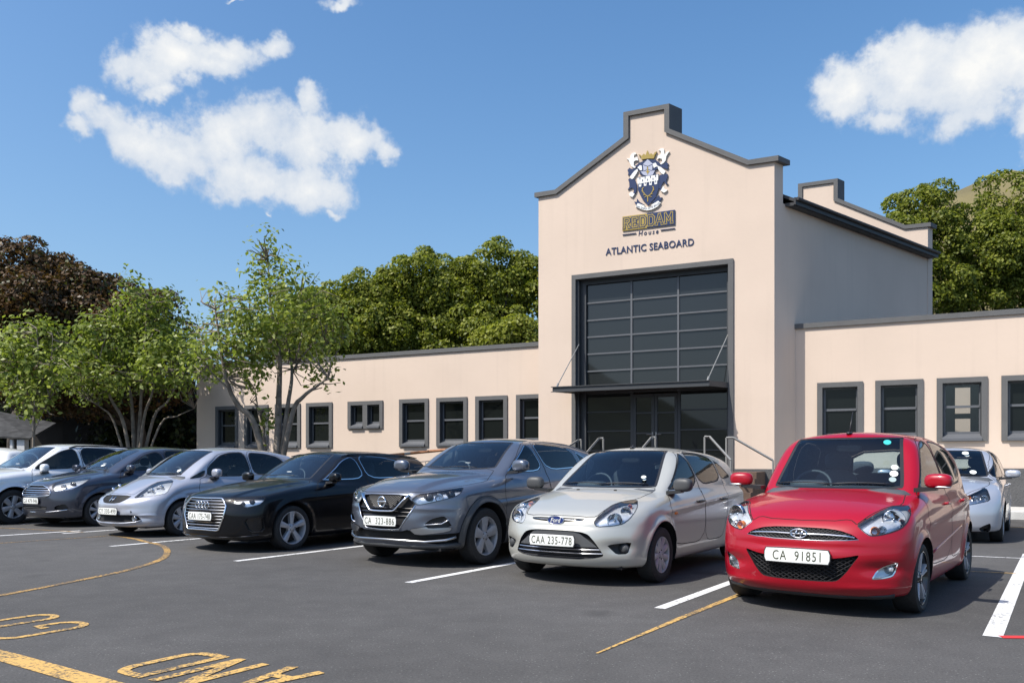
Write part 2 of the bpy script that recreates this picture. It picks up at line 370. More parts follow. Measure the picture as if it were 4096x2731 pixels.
# side glazing and door outlines, (y, z): front door glass, rear door glass, front door, rear door
SIDEW = {
'red': dict(w1=[(1.16,1.005),(1.26,1.09),(1.57,1.385),(1.74,1.43),(1.93,1.445),(2.0,1.01)], w2=[(2.06,1.01),(1.99,1.45),(2.45,1.43),(2.80,1.36),(3.02,1.20),(3.05,1.12),(2.95,1.04)],
            d1=[(.98,.36),(.94,.78),(1.02,.90),(1.22,1.06),(1.54,1.405),(1.70,1.46),(1.95,1.48),(2.03,1.0),(2.05,.33)], d2=[(2.05,.33),(2.03,1.0),(1.97,1.48),(2.5,1.46),(2.85,1.38),(2.95,1.02),(2.80,.72),(2.66,.45),(2.60,.33)]),
'figo': dict(w1=[(1.22,.945),(1.30,.99),(1.42,1.065),(1.76,1.295),(1.90,1.355),(2.0,.97)], w2=[(2.07,.98),(1.92,1.365),(2.45,1.35),(2.72,1.29),(2.79,1.02)], w3=[(2.83,1.025),(2.76,1.28),(2.98,1.20),(3.20,1.07),(3.15,1.045)],
            d1=[(1.06,.36),(1.02,.78),(1.07,.85),(1.26,.95),(1.40,1.06),(1.75,1.305),(1.89,1.39),(2.03,.96),(2.05,.33)], d2=[(2.05,.33),(2.03,.96),(1.90,1.39),(2.5,1.38),(2.8,1.30),(2.86,1.0),(2.84,.72),(2.72,.45),(2.64,.33)]),
'qash': dict(w1=[(1.52,1.11),(1.60,1.15),(1.70,1.22),(2.07,1.44),(2.22,1.50),(2.36,1.13)], w2=[(2.45,1.135),(2.28,1.505),(2.9,1.50),(3.30,1.43),(3.40,1.20),(3.32,1.17)], w3=[(3.46,1.22),(3.38,1.41),(3.62,1.33),(3.72,1.25)],
            d1=[(1.32,.45),(1.30,.92),(1.37,1.0),(1.57,1.12),(1.68,1.215),(2.04,1.455),(2.26,1.535),(2.42,1.1),(2.43,.42)], d2=[(2.43,.42),(2.42,1.1),(2.26,1.535),(2.95,1.53),(3.38,1.45),(3.5,1.15),(3.3,.85),(3.16,.55),(3.1,.42)]),
'audi': dict(w1=[(1.54,.975),(1.62,1.01),(1.73,1.08),(2.05,1.28),(2.3,1.345),(2.40,.985)], w2=[(2.47,.985),(2.37,1.35),(2.9,1.34),(3.30,1.27),(3.5,1.12),(3.45,1.03),(3.36,1.0)],
            d1=[(1.34,.36),(1.30,.82),(1.38,.90),(1.58,.99),(1.70,1.075),(2.02,1.295),(2.35,1.375),(2.44,.96),(2.45,.33)], d2=[(2.45,.33),(2.44,.96),(2.35,1.375),(2.95,1.365),(3.36,1.29),(3.5,1.0),(3.3,.75),(3.12,.48),(3.05,.33)]),
'jazz': dict(w1=[(1.36,1.0),(1.42,1.17),(1.72,1.37),(1.95,1.42),(2.25,1.43),(2.30,1.0)], w2=[(2.37,1.0),(2.32,1.43),(2.75,1.41),(3.05,1.34),(3.2,1.15),(3.18,1.03)], w3=[(.98,.95),(1.36,1.13),(1.30,.99)],
            d1=[(1.20,.36),(1.12,.80),(1.2,.96),(1.36,1.0),(1.40,1.19),(1.70,1.41),(2.28,1.46),(2.33,.98),(2.34,.33)], d2=[(2.34,.33),(2.33,.98),(2.28,1.46),(2.8,1.44),(3.10,1.36),(3.22,1.02),(3.0,.72),(2.84,.45),(2.78,.33)]),
'ford': dict(w1=[(1.45,1.07),(1.6,1.19),(1.95,1.40),(2.3,1.49),(2.42,1.1)], w2=[(2.5,1.1),(2.38,1.5),(3.0,1.49),(3.3,1.42),(3.4,1.12)], w3=[(3.46,1.12),(3.38,1.41),(3.7,1.30),(3.85,1.15)],
            d1=[(1.30,.36),(1.26,.90),(1.36,1.05),(1.58,1.22),(1.95,1.44),(2.35,1.53),(2.46,1.08),(2.47,.33)], d2=[(2.47,.33),(2.46,1.08),(2.36,1.53),(3.05,1.52),(3.36,1.44),(3.45,1.1),(3.25,.75),(3.1,.45),(3.05,.33)]),
'suv': dict(w1=[(1.36,1.09),(1.52,1.23),(1.97,1.48),(2.3,1.56),(2.36,1.13)], w2=[(2.45,1.13),(2.40,1.565),(3.1,1.55),(3.3,1.50),(3.36,1.15)], w3=[(3.42,1.16),(3.38,1.49),(3.7,1.42),(3.9,1.25)],
            d1=[(1.30,.45),(1.26,.95),(1.32,1.07),(1.5,1.26),(1.85,1.52),(2.38,1.60),(2.42,1.1),(2.43,.42)], d2=[(2.43,.42),(2.42,1.1),(2.38,1.60),(3.1,1.585),(3.34,1.52),(3.4,1.12),(3.2,.85),(3.1,.55),(3.05,.42)]),
'yaris': dict(w1=[(1.10,.99),(1.2,1.10),(1.70,1.37),(1.95,1.42),(2.1,1.0)], w2=[(2.16,1.0),(2.02,1.42),(2.6,1.40),(2.95,1.32),(3.1,1.1),(3.05,1.03)],
            d1=[(1.04,.36),(1.0,.80),(1.06,.96),(1.18,1.12),(1.67,1.40),(1.98,1.45),(2.13,.98),(2.14,.33)], d2=[(2.14,.33),(2.13,.98),(1.99,1.45),(2.6,1.43),(3.0,1.35),(3.12,1.0),(2.9,.72),(2.76,.45),(2.7,.33)]),
}
# outlines on the car surface, car frame (x, y, z); F seen from the front, T from above, D from a front corner
FEAT = {
'red': {
  'windscreen': ('F', [(-0.03,0.966,1.007),(0.557,1.082,1.005),(0.568,1.12,1.039),(0.481,1.534,1.457),(0.462,1.58,1.474),(-0.03,1.451,1.475)]),
  'bonnet': ('T', [(-0.03,0.106,0.751),(0.234,0.126,0.762),(0.366,0.168,0.779),(0.423,0.139,0.738),(0.467,0.204,0.783),(0.533,0.343,0.842),(0.587,0.506,0.878),(0.661,0.626,0.887),(0.6,1.037,0.961),(0.567,1.084,1.003),(-0.03,0.966,1.007)]),
  'headlight': ('D', [(0.423,0.139,0.738),(0.468,0.201,0.781),(0.534,0.338,0.84),(0.588,0.499,0.877),(0.653,0.617,0.887),(0.697,0.655,0.882),(0.731,0.566,0.849),(0.745,0.454,0.802),(0.737,0.378,0.753),(0.707,0.309,0.712),(0.647,0.233,0.683),(0.582,0.174,0.664),(0.524,0.134,0.658),(0.486,0.125,0.682),(0.446,0.129,0.716)]),
  'upper_grille': ('F', [(-0.03,0.072,0.713),(0.176,0.075,0.712),(0.308,0.081,0.699),(0.407,0.086,0.667),(0.454,0.089,0.631),(0.356,0.053,0.623),(0.21,0.03,0.616),(-0.03,0.025,0.615)]),
  'lower_grille': ('F', [(-0.03,0.001,0.454),(0.256,0.013,0.475),(0.361,0.036,0.491),(0.451,0.071,0.512),(0.453,0.071,0.497),(0.414,0.059,0.441),(0.368,0.047,0.371),(0.319,0.042,0.315),(0.284,0.039,0.294),(0.16,0.026,0.285),(-0.03,0.023,0.287)]),
  'foglight': ('D', [(0.534,0.131,0.325),(0.56,0.165,0.384),(0.615,0.199,0.426),(0.695,0.253,0.456),(0.7,0.262,0.447),(0.684,0.261,0.384),(0.666,0.234,0.344),(0.609,0.184,0.327),(0.547,0.139,0.32)]),
},
'figo': {
  'windscreen': ('F', [(-0.03,1.051,0.96),(0.59,1.178,0.964),(0.594,1.233,0.998),(0.47,1.821,1.362),(0.419,1.915,1.381),(-0.03,1.759,1.383)]),
  'bonnet': ('T', [(-0.03,0.091,0.686),(0.291,0.111,0.688),(0.417,0.149,0.693),(0.447,0.256,0.754),(0.464,0.414,0.808),(0.508,0.549,0.837),(0.6,0.712,0.856),(0.6,1.155,0.947),(0.593,1.176,0.962),(-0.03,1.051,0.96)]),
  'headlight': ('D', [(0.399,0.104,0.644),(0.417,0.149,0.693),(0.448,0.254,0.753),(0.465,0.412,0.807),(0.509,0.546,0.836),(0.599,0.707,0.855),(0.692,0.514,0.796),(0.718,0.387,0.737),(0.699,0.303,0.674),(0.656,0.244,0.628),(0.572,0.176,0.608),(0.436,0.102,0.598)]),
  'upper_grille': ('F', [(-0.03,0.086,0.682),(0.312,0.106,0.678),(0.292,0.082,0.653),(0.098,0.056,0.639),(-0.03,0.053,0.636)]),
  'lower_grille': ('F', [(-0.03,0.023,0.559),(0.189,0.028,0.559),(0.305,0.042,0.547),(0.371,0.054,0.525),(0.435,0.069,0.455),(0.507,0.115,0.327),(0.497,0.111,0.308),(0.408,0.075,0.286),(0.246,0.037,0.273),(-0.03,0.023,0.271)]),
  'foglight': ('D', [(0.535,0.132,0.425),(0.733,0.286,0.453),(0.715,0.282,0.399),(0.698,0.26,0.334),(0.613,0.188,0.331),(0.56,0.157,0.388)]),
},
'qash': {
  'windscreen': ('F', [(-0.03,1.376,1.132),(0.569,1.521,1.161),(0.579,1.579,1.196),(0.485,2.103,1.499),(0.435,2.157,1.52),(-0.03,2.069,1.525)]),
  'bonnet': ('T', [(-0.03,0.058,0.864),(0.307,0.081,0.869),(0.446,0.147,0.881),(0.676,0.338,0.916),(0.77,0.626,0.961),(0.79,1.047,1.004),(0.636,1.331,1.067),(0.579,1.52,1.158),(-0.03,1.376,1.132)]),
  'headlight': ('D', [(0.394,0.076,0.802),(0.44,0.126,0.865),(0.595,0.239,0.892),(0.718,0.384,0.921),(0.797,0.575,0.946),(0.844,0.446,0.878),(0.82,0.376,0.838),(0.685,0.228,0.789),(0.52,0.118,0.746),(0.461,0.092,0.744)]),
  'upper_grille': ('F', [(-0.03,0.055,0.859),(0.325,0.08,0.861),(0.394,0.076,0.802),(0.459,0.091,0.741),(0.368,0.04,0.596),(0.257,0.02,0.452),(-0.03,0.007,0.442)]),
  'foglight': ('D', [(0.549,0.118,0.514),(0.622,0.169,0.582),(0.741,0.256,0.619),(0.777,0.29,0.569),(0.814,0.327,0.49),(0.605,0.15,0.475)]),
  'lower_panel': ('D', [(0.384,0.047,0.462),(0.573,0.131,0.496),(0.607,0.151,0.475),(0.816,0.33,0.487),(0.788,0.3,0.432),(0.467,0.086,0.389)]),
  'lower_grille': ('F', [(-0.03,0.01,0.423),(0.289,0.027,0.434),(0.383,0.047,0.46),(0.464,0.085,0.387),(0.74,0.257,0.408),(0.843,0.386,0.417),(0.876,0.445,0.426),(0.876,0.455,0.357),(0.842,0.429,0.295),(0.755,0.317,0.275),(0.521,0.136,0.301),(-0.03,0.023,0.346)]),
},
'audi': {
  'windscreen': ('F', [(-0.03,1.424,1.004),(0.531,1.484,0.989),(0.537,1.542,1.021),(0.421,2.105,1.354),(0.368,2.138,1.372),(-0.03,2.163,1.4)]),
  'bonnet': ('T', [(-0.03,0.075,0.743),(0.316,0.102,0.749),(0.446,0.108,0.72),(0.491,0.152,0.743),(0.666,0.288,0.765),(0.813,0.438,0.771),(0.813,0.811,0.838),(0.697,1.35,0.93),(0.541,1.481,0.986),(-0.03,1.424,1.004)]),
  'headlight': ('D', [(0.465,0.111,0.711),(0.492,0.151,0.741),(0.668,0.286,0.764),(0.815,0.437,0.769),(0.846,0.402,0.719),(0.826,0.338,0.663),(0.724,0.225,0.627),(0.677,0.191,0.627),(0.651,0.185,0.671),(0.552,0.131,0.675)]),
  'upper_grille': ('F', [(-0.03,0.075,0.742),(0.331,0.1,0.745),(0.444,0.08,0.645),(0.431,0.047,0.504),(0.347,0.031,0.32),(0.31,0.025,0.309),(-0.03,0.006,0.318)]),
  'foglight': ('D', [(0.682,0.17,0.463),(0.857,0.366,0.502),(0.852,0.407,0.296),(0.745,0.225,0.289)]),
},
'jazz': {
  'windscreen': ('F', [(-0.03,0.925,1.017),(0.5,1.002,1.017),(0.494,1.048,1.05),(0.494,1.679,1.432),(0.423,1.719,1.453),(-0.03,1.679,1.476)]),
  'bonnet': ('T', [(-0.03,0.155,0.695),(0.353,0.21,0.699),(0.374,0.274,0.735),(0.355,0.515,0.846),(0.374,0.682,0.916),(0.52,0.866,0.949),(0.518,0.999,1.011),(-0.03,0.925,1.017)]),
  'headlight': ('D', [(0.441,0.159,0.649),(0.427,0.292,0.737),(0.361,0.511,0.843),(0.379,0.679,0.913),(0.53,0.859,0.945),(0.734,0.67,0.846),(0.799,0.538,0.729),(0.747,0.428,0.7),(0.604,0.279,0.678)]),
  'upper_grille': ('F', [(-0.03,0.163,0.699),(0.361,0.205,0.694),(0.337,0.11,0.629),(0.205,0.041,0.563),(-0.03,0.029,0.557)]),
  'lower_grille': ('F', [(-0.03,0.001,0.373),(0.41,0.064,0.381),(0.562,0.135,0.376),(0.622,0.185,0.303),(0.635,0.19,0.287),(0.505,0.104,0.266),(0.242,0.018,0.254),(-0.03,0.003,0.26)]),
},
'ford': {
  'windscreen': ('F', [(-0.03,1.181,1.096),(0.463,1.239,1.092),(0.486,1.295,1.123),(0.395,2.016,1.487),(0.328,2.045,1.504),(-0.03,2.049,1.522)]),
  'bonnet': ('T', [(-0.03,0.115,0.806),(0.248,0.123,0.804),(0.399,0.137,0.788),(0.395,0.221,0.853),(0.464,0.38,0.891),(0.551,0.565,0.929),(0.595,0.814,0.975),(0.513,1.202,1.064),(0.469,1.235,1.089),(-0.03,1.181,1.096)]),
  'headlight': ('D', [(0.431,0.144,0.78),(0.401,0.218,0.849),(0.47,0.376,0.888),(0.577,0.55,0.921),(0.656,0.785,0.96),(0.75,0.737,0.931),(0.834,0.566,0.849),(0.824,0.404,0.761),(0.785,0.327,0.722),(0.578,0.151,0.683),(0.517,0.128,0.709)]),
  'upper_grille': ('F', [(-0.03,0.116,0.807),(0.226,0.119,0.802),(0.391,0.109,0.756),(0.492,0.105,0.673),(0.483,0.09,0.625),(0.402,0.055,0.592),(-0.03,0.012,0.591)]),
  'lower_grille': ('F', [(-0.03,0.004,0.424),(0.417,0.055,0.414),(0.415,0.064,0.336),(-0.03,0.017,0.318)]),
  'foglight': ('D', [(0.571,0.123,0.41),(0.728,0.229,0.457),(0.772,0.277,0.385),(0.764,0.274,0.349),(0.562,0.127,0.337)]),
},
'yaris': {
  'headlight': ('D', [(0.36,0.148,0.715),(0.48,0.266,0.775),(0.587,0.51,0.851),(0.627,0.475,0.834),(0.666,0.35,0.764),(0.692,0.261,0.658),(0.511,0.121,0.61),(0.372,0.06,0.579)]),
  'foglight': ('D', [(0.544,0.13,0.235),(0.604,0.15,0.279),(0.69,0.208,0.319),(0.702,0.224,0.272),(0.687,0.25,0.203),(0.638,0.278,0.175),(0.57,0.19,0.19)]),
},
}
# ------------------------------------------------------------------ building a car
def inpoly(P, poly):
    x, y = P[:, 0], P[:, 1]; ins = np.zeros(len(P), bool); n = len(poly)
    for i in range(n):
        (x0, y0), (x1, y1) = poly[i], poly[(i+1) % n]
        c = ((y0 > y) != (y1 > y)) & (x < (x1 - x0)*(y - y0)/((y1 - y0) if y1 != y0 else 1e-12) + x0)
        ins ^= c
    return ins
DIRS = {'F': (Vector((0, 1, 0)), lambda p: (p[0], p[2])), 'T': (Vector((0, 0, 1)), lambda p: (p[0], p[1])),
        'S': (Vector((1, 0, 0)), lambda p: (p[1], p[2]))}
_a = R(38); _dd = Vector((-math.sin(_a), math.cos(_a), 0))
DIRS['D'] = (_dd, lambda p: (p[0]*math.cos(_a) + p[1]*math.sin(_a), p[2]))
def rounded(poly, k=2):
    """corner-cut an outline a little so that it is not faceted"""
    for _ in range(k):
        q = []; n = len(poly)
        for i in range(n):
            a, b = poly[i], poly[(i+1) % n]
            q += [(a[0]*.82 + b[0]*.18, a[1]*.82 + b[1]*.18), (a[0]*.18 + b[0]*.82, a[1]*.18 + b[1]*.82)]
        poly = q
    return poly
class Half:
    """half of a car's skin, cut along outlines into zones"""
    def __init__(s, S, st):
        s.S = S; V, F = S.half_mesh(st); bm = s.bm = bmesh.new()
        vs = [bm.verts.new(p) for p in V]
        for f in F:
            try: bm.faces.new([vs[i] for i in f])
            except ValueError: pass
        s.zl = bm.faces.layers.int.new('zone'); s.names = ['body']
    def cond(s, mode, c):
        L = s.S.c['L']
        if mode == 'F': return c[1] < L*.62
        if mode == 'B': return c[1] > L*.6
        if mode == 'T': return c[2] > .45
        if mode == 'D': return c[1] < 1.35 and c[0] > .1
        if mode == 'W': return c[0] > .3
        return c[0] > .3
    def cut(s, name, mode, poly, only=None, soft=1, nx=0):
        bm = s.bm; bm.normal_update(); skip = [s.names.index(q) for q in ('windscreen', 'bonnet') if q in s.names]
        d, pr = DIRS['F' if mode == 'B' else mode]
        if mode in 'FTB':                       # outlines that start and end on the centre line run past it
            poly = [(-.30, q[1]) if q[0] < 0 else q for q in poly]
        if soft: poly = rounded(poly, soft)
        P = np.array(poly); lo, hi = P.min(0) - .05, P.max(0) + .05
        def cand():
            r = []
            for f in bm.faces:
                c = f.calc_center_median(); u, v = pr(c)
                if nx and (abs(f.normal.x) < nx or f[s.zl] in skip): continue
                if lo[0] < u < hi[0] and lo[1] < v < hi[1] and s.cond(mode, c) and (only is None or f[s.zl] in only): r.append(f)
            return r
        def item(f):
            q = [pr(v.co) for v in f.verts]; us = [t[0] for t in q]; vs = [t[1] for t in q]
            return (f, min(us), max(us), min(vs), max(vs))
        fs = [item(f) for f in cand()]; n = len(poly)
        for i in range(n):
            a, b = poly[i], poly[(i+1) % n]
            if math.hypot(b[0]-a[0], b[1]-a[1]) < 1e-5: continue
            x0, x1 = min(a[0], b[0]) - .002, max(a[0], b[0]) + .002; y0, y1 = min(a[1], b[1]) - .002, max(a[1], b[1]) + .002
            if mode == 'D': ex = lambda u, v: Vector((u*math.cos(_a), u*math.sin(_a), v))
            elif mode in 'FB': ex = lambda u, v: Vector((u, 0, v))
            elif mode == 'T': ex = lambda u, v: Vector((u, v, 0))
            else: ex = lambda u, v: Vector((0, u, v))
            pa, pb = ex(*a), ex(*b); no = (pb - pa).cross(d)
            if no.length < 1e-9: continue
            sub, rest = [], []
            for t in fs:
                if t[2] < x0 or t[1] > x1 or t[4] < y0 or t[3] > y1: rest.append(t)
                else: sub.append(t[0])
            if not sub: continue
            ge = list({e for f in sub for e in f.edges}) + list({v for f in sub for v in f.verts}) + sub
            r = bmesh.ops.bisect_plane(bm, geom=ge, dist=1e-5, plane_co=pa, plane_no=no.normalized())
            new = list(dict.fromkeys([f for f in sub if f.is_valid] + [g for g in r['geom'] if isinstance(g, bmesh.types.BMFace) and g.is_valid]))
            fs = rest + [item(f) for f in new]
        fs = cand()
        if not fs: return
        C = np.array([pr(f.calc_center_median()) for f in fs]); ins = inpoly(C, poly)
        if name not in s.names: s.names.append(name)
        k = s.names.index(name)
        for f, i in zip(fs, ins):
            if i: f[s.zl] = k
    def zone(s, name):
        """vertices (projected on the surface), normals and faces of a zone"""
        if name not in s.names: return None
        k = s.names.index(name); fs = [f for f in s.bm.faces if f[s.zl] == k]
        if not fs: return None
        vid = {}; V = []; F = []
        for f in fs:
            q = []
            for v in f.verts:
                if v not in vid: vid[v] = len(V); V.append(v.co[:])
                q.append(vid[v])
            F.append(q)
        V = np.array(V); return V, s.S.normals(V), F
def outline_edges(F):
    cnt = {}
    for f in F:
        for i in range(len(f)):
            a, b = f[i], f[(i+1) % len(f)]; cnt[(a, b)] = cnt.get((a, b), 0) + 1
    return [(a, b) for (a, b) in cnt if (b, a) not in cnt]
def skin(name, z, mats, parent, side=0, off=0., gap=0., noflip=False):
    """link a zone: side 0 = both halves joined, +1 left half, -1 mirrored half; gap = dark seam width"""
    V, N, F = z; V = V + N*off; F = [list(f) for f in F]; mi = [0]*len(F)
    I = np.array([f[:3] for f in F]); J = np.array([(f[2], f[3] if len(f) > 3 else f[2]) for f in F])
    def tri(a, b, c):
        p, q = V[b] - V[a], V[c] - V[a]
        return np.stack([p[:, 1]*q[:, 2] - p[:, 2]*q[:, 1], p[:, 2]*q[:, 0] - p[:, 0]*q[:, 2], p[:, 0]*q[:, 1] - p[:, 1]*q[:, 0]], 1)
    nn = tri(I[:, 0], I[:, 1], I[:, 2]) + tri(I[:, 0], J[:, 0], J[:, 1]); fl = (nn*N[I[:, 0]]).sum(1) < 0
    F = [f[::-1] if x else f for f, x in zip(F, fl)]
    if gap:
        E = [(a, b) for a, b in outline_edges(F) if not (V[a][0] < 2e-3 and V[b][0] < 2e-3)]
        inw = {}
        for a, b in E:
            t = V[b] - V[a]; l = np.linalg.norm(t)
            if l < 1e-7: continue
            t = t/l; na = N[a]; w = np.array((na[1]*t[2] - na[2]*t[1], na[2]*t[0] - na[0]*t[2], na[0]*t[1] - na[1]*t[0]))
            for q in (a, b): inw[q] = inw.get(q, 0) + w
        nid = {}; VV = [V]; NN = [N]; k = len(V)
        for q, w in inw.items():
            w = w/max(np.linalg.norm(w), 1e-9)
            nid[q] = k; VV.append((V[q] + N[q]*.0008)[None]); VV.append((V[q] + N[q]*.0008 + w*gap)[None]); NN += [N[q][None]]*2; k += 2
        for a, b in E:
            if a in nid and b in nid: F.append([nid[a], nid[b], nid[b]+1, nid[a]+1]); mi.append(1)
        V = np.concatenate(VV); N = np.concatenate(NN)
    def emit(V, N, F, mi, nm):
        me = bpy.data.meshes.new(nm); me.from_pydata([tuple(p) for p in V], [], F)
        for m in mats: me.materials.append(m)
        me.polygons.foreach_set('material_index', mi); me.polygons.foreach_set('use_smooth', [True]*len(F))
        me.normals_split_custom_set_from_vertices([tuple(n) for n in N]); me.update(); return link(nm, me, parent)
    mir = np.array([-1, 1, 1])
    if side == 1: return emit(V, N, F, mi, name)
    if side == -1: return emit(V*mir, N*mir, [f[::-1] for f in F], mi, name)
    n = len(V); return emit(np.concatenate([V, V*mir]), np.concatenate([N, N*mir]), F + [[i + n for i in f[::-1]] for f in F], mi*2, name)
def tub(name, z, depth, mats, parent, side=0, mode_dir=None):
    """a recess: the zone pushed in, with walls round its outline (material 1 = walls)"""
    V, N, F = z; n = len(V); D = N if mode_dir is None else np.tile(np.array(mode_dir), (n, 1))
    A = np.concatenate([V, V - D*depth]); FF = [[i + n for i in f] for f in F]; mi = [0]*len(FF)
    for a, b in outline_edges(F):
        if V[a][0] < 2e-3 and V[b][0] < 2e-3: continue
        FF.append([a, b, b + n, a + n]); mi.append(1)
    m = MB()
    if side >= 0: m.add(A, FF); 
    if side <= 0: m.add(A*np.array([-1, 1, 1]), [f[::-1] for f in FF])
    m.m = mi*(2 if side == 0 else 1); return m.build(name, mats, parent, smooth=35)
def mirror_pts(P): return [(-p[0], p[1], p[2]) for p in P]
def decal(P2, S, off, lift=0):
    return [(x, float(S.front_y(x, z)[0]) - off, z + lift) for x, z in P2]

def make_wheel(car, S, left, yw, spec):
    c = S.c; r = c['r']; sg = 1 if left else -1
    rim = spec['rim']; xo = S.side_x(yw, c['r'] + S.ra + .015) - .022; n = spec['n']; w1, w2 = spec['w']
    m = MB(); X = lambda t: sg*(xo - t)
    # barrel, lip, hub, brake disc
    m.lathe([(rim*1.0, X(.012)), (rim*.985, X(.004)), (rim*.955, X(.006)), (rim*.93, X(.022)), (rim*.90, X(.10)), (rim*.88, X(.19))], (0, 0, 0), 'x', 40, 0)
    m.lathe([(.001, X(.085)), (rim*.80, X(.085)), (rim*.82, X(.10))], (0, 0, 0), 'x', 32, 1)
    m.lathe([(.001, X(.012)), (.028, X(.013)), (.034, X(.02)), (.055, X(.024)), (rim*.30, X(.036)), (rim*.30, X(.08))], (0, 0, 0), 'x', 24, 0)
    for k in range(n):
        for tw in spec.get('twin', (0.,)):
            a = 2*math.pi*(k + .25)/n + tw
            u = np.array([0, math.cos(a), math.sin(a)]); w = np.array([0, -math.sin(a), math.cos(a)]); lean = spec.get('lean', 0.)
            Vv = []
            for rad, ww, d in ((rim*.22, w1, .022), (rim*.55, (w1 + w2)/2*.95, .016), (rim*.955, w2, .010)):
                ctr = u*rad + w*lean*(rad/rim); 
                for q, dd in ((-1, .012), (-.55, 0), (.55, 0), (1, .012)):
                    Vv.append(ctr + w*ww*q + np.array([X(d + dd), 0, 0]))
                Vv.append(ctr + w*ww + np.array([X(d + .06), 0, 0])); Vv.append(ctr - w*ww + np.array([X(d + .06), 0, 0]))
            Ff = []
            for j in range(2):
                for q in range(6): Ff.append((j*6 + q, j*6 + (q+1) % 6, (j+1)*6 + (q+1) % 6, (j+1)*6 + q))
            m.add(Vv, Ff, spec.get('smat', 0))
    for k in range(5):
        a = 2*math.pi*k/5; m.lathe([(.001, X(.017)), (.007, X(.017)), (.007, X(.04))], (0, .047*math.cos(a), .047*math.sin(a)), 'x', 6, 1)
    wh = m.build('wheel', [spec['mat'], M['dark'], spec.get('mat2', M['chrome'])], car, smooth=40)
    wh.location = (0, yw, r)
    t = MB(); tw = spec.get('tw', .20)
    prof = [(rim*.97, X(.016)), (rim*1.04, X(.003)), (rim + (r - rim)*.45, X(-.004)), (r*.965, X(.008)), (r*.992, X(.03)), (r, X(.05)), (r, X(tw - .05)), (r*.99, X(tw - .03)), (r*.95, X(tw - .006)), (rim, X(tw - .01))]
    t.lathe(prof, (0, 0, 0), 'x', 48)
    for g in (.06, .1, .14): t.lathe([(r + .0015, X(g)), (r + .0015, X(g + .004))], (0, 0, 0), 'x', 48)
    t.build('tyre', M['rubber'], wh, smooth=40)
    return wh
def plate(car, S, txt, y, z, w=.52, h=.113, tilt=0.):
    m = MB(); m.sbox((0, 0, 0), (w + .016, .012, h + .016), 12, 4, 1); p = m.build('number_plate', [M['white'], M['black']], car, smooth=30)
    m2 = MB(); m2.sbox((0, -.004, 0), (w, .010, h), 14, 4); m2.build('plate_face', M['white'], p, smooth=30)
    me = text_mesh(txt, 'plate_lettering', M['ink'], 1., bold=.004, space=1.18)
    fit_mesh(me, (-w*(.37 if '-' not in txt else .45), -h*.34, w*(.37 if '-' not in txt else .45), h*.34), lambda u, v, q: (u, -.0102, v)); link('plate_lettering', me, p)
    p.location = (0, y, z); p.rotation_euler = (tilt, 0, 0); return p
def bars(car, S, zs, xf, dep, mt, r=.006, flat=1., name='grille_bar', n=14):
    """horizontal bars across a grille; xf(z) half width"""
    for z in zs:
        w = xf(z)
        if w < .03: continue
        xs = np.linspace(-w, w, n); ys = S.front_y(np.abs(xs), np.full(n, z)) + dep
        MB().tube([(x, y, z) for x, y in zip(xs, ys)], r, 6, flat=flat).build(name, mt, car, smooth=50)
def half_width(poly):
    """half width of an outline (x, z) at height z"""
    P = [(p[0], p[2]) for p in poly]
    def f(z):
        best = 0
        for i in range(len(P)):
            (x0, z0), (x1, z1) = P[i], P[(i+1) % len(P)]
            if (z0 - z)*(z1 - z) <= 0 and z0 != z1: best = max(best, x0 + (x1 - x0)*(z - z0)/(z1 - z0))
        return best
    return f
def mirror_part(car, S, x, y, z, sz, mt, sg, base_y, mats2):
    m = MB(); rot = Matrix.Rotation(-sg*.10, 3, 'Z')
    m.sbox((sg*x, y, z), sz, 3.0, 8, 0, rot)
    o = m.build('wing_mirror', [mt], car, smooth=True)
    k = MB(); xb = S.side_x(base_y + .04, z - sz[2]*.62) - .015; zt = z - sz[2]*.38; xb = max(xb, x - sz[0]*.5 - .075)
    pl = [(x - sz[0]*.05, y - .045), (x - sz[0]*.05, y + .05), (xb + .01, base_y + .12), (xb - .01, base_y - .07)]
    k.add([(sg*p, q, zt - (0 if i < 2 else .012)) for i, (p, q) in enumerate(pl)] + [(sg*p, q, zt - (.03 if i < 2 else .05)) for i, (p, q) in enumerate(pl)], [(0,1,2,3),(7,6,5,4),(0,4,5,1),(1,5,6,2),(2,6,7,3),(3,7,4,0)])
    k.build('mirror_arm', mats2, o, smooth=60); return o
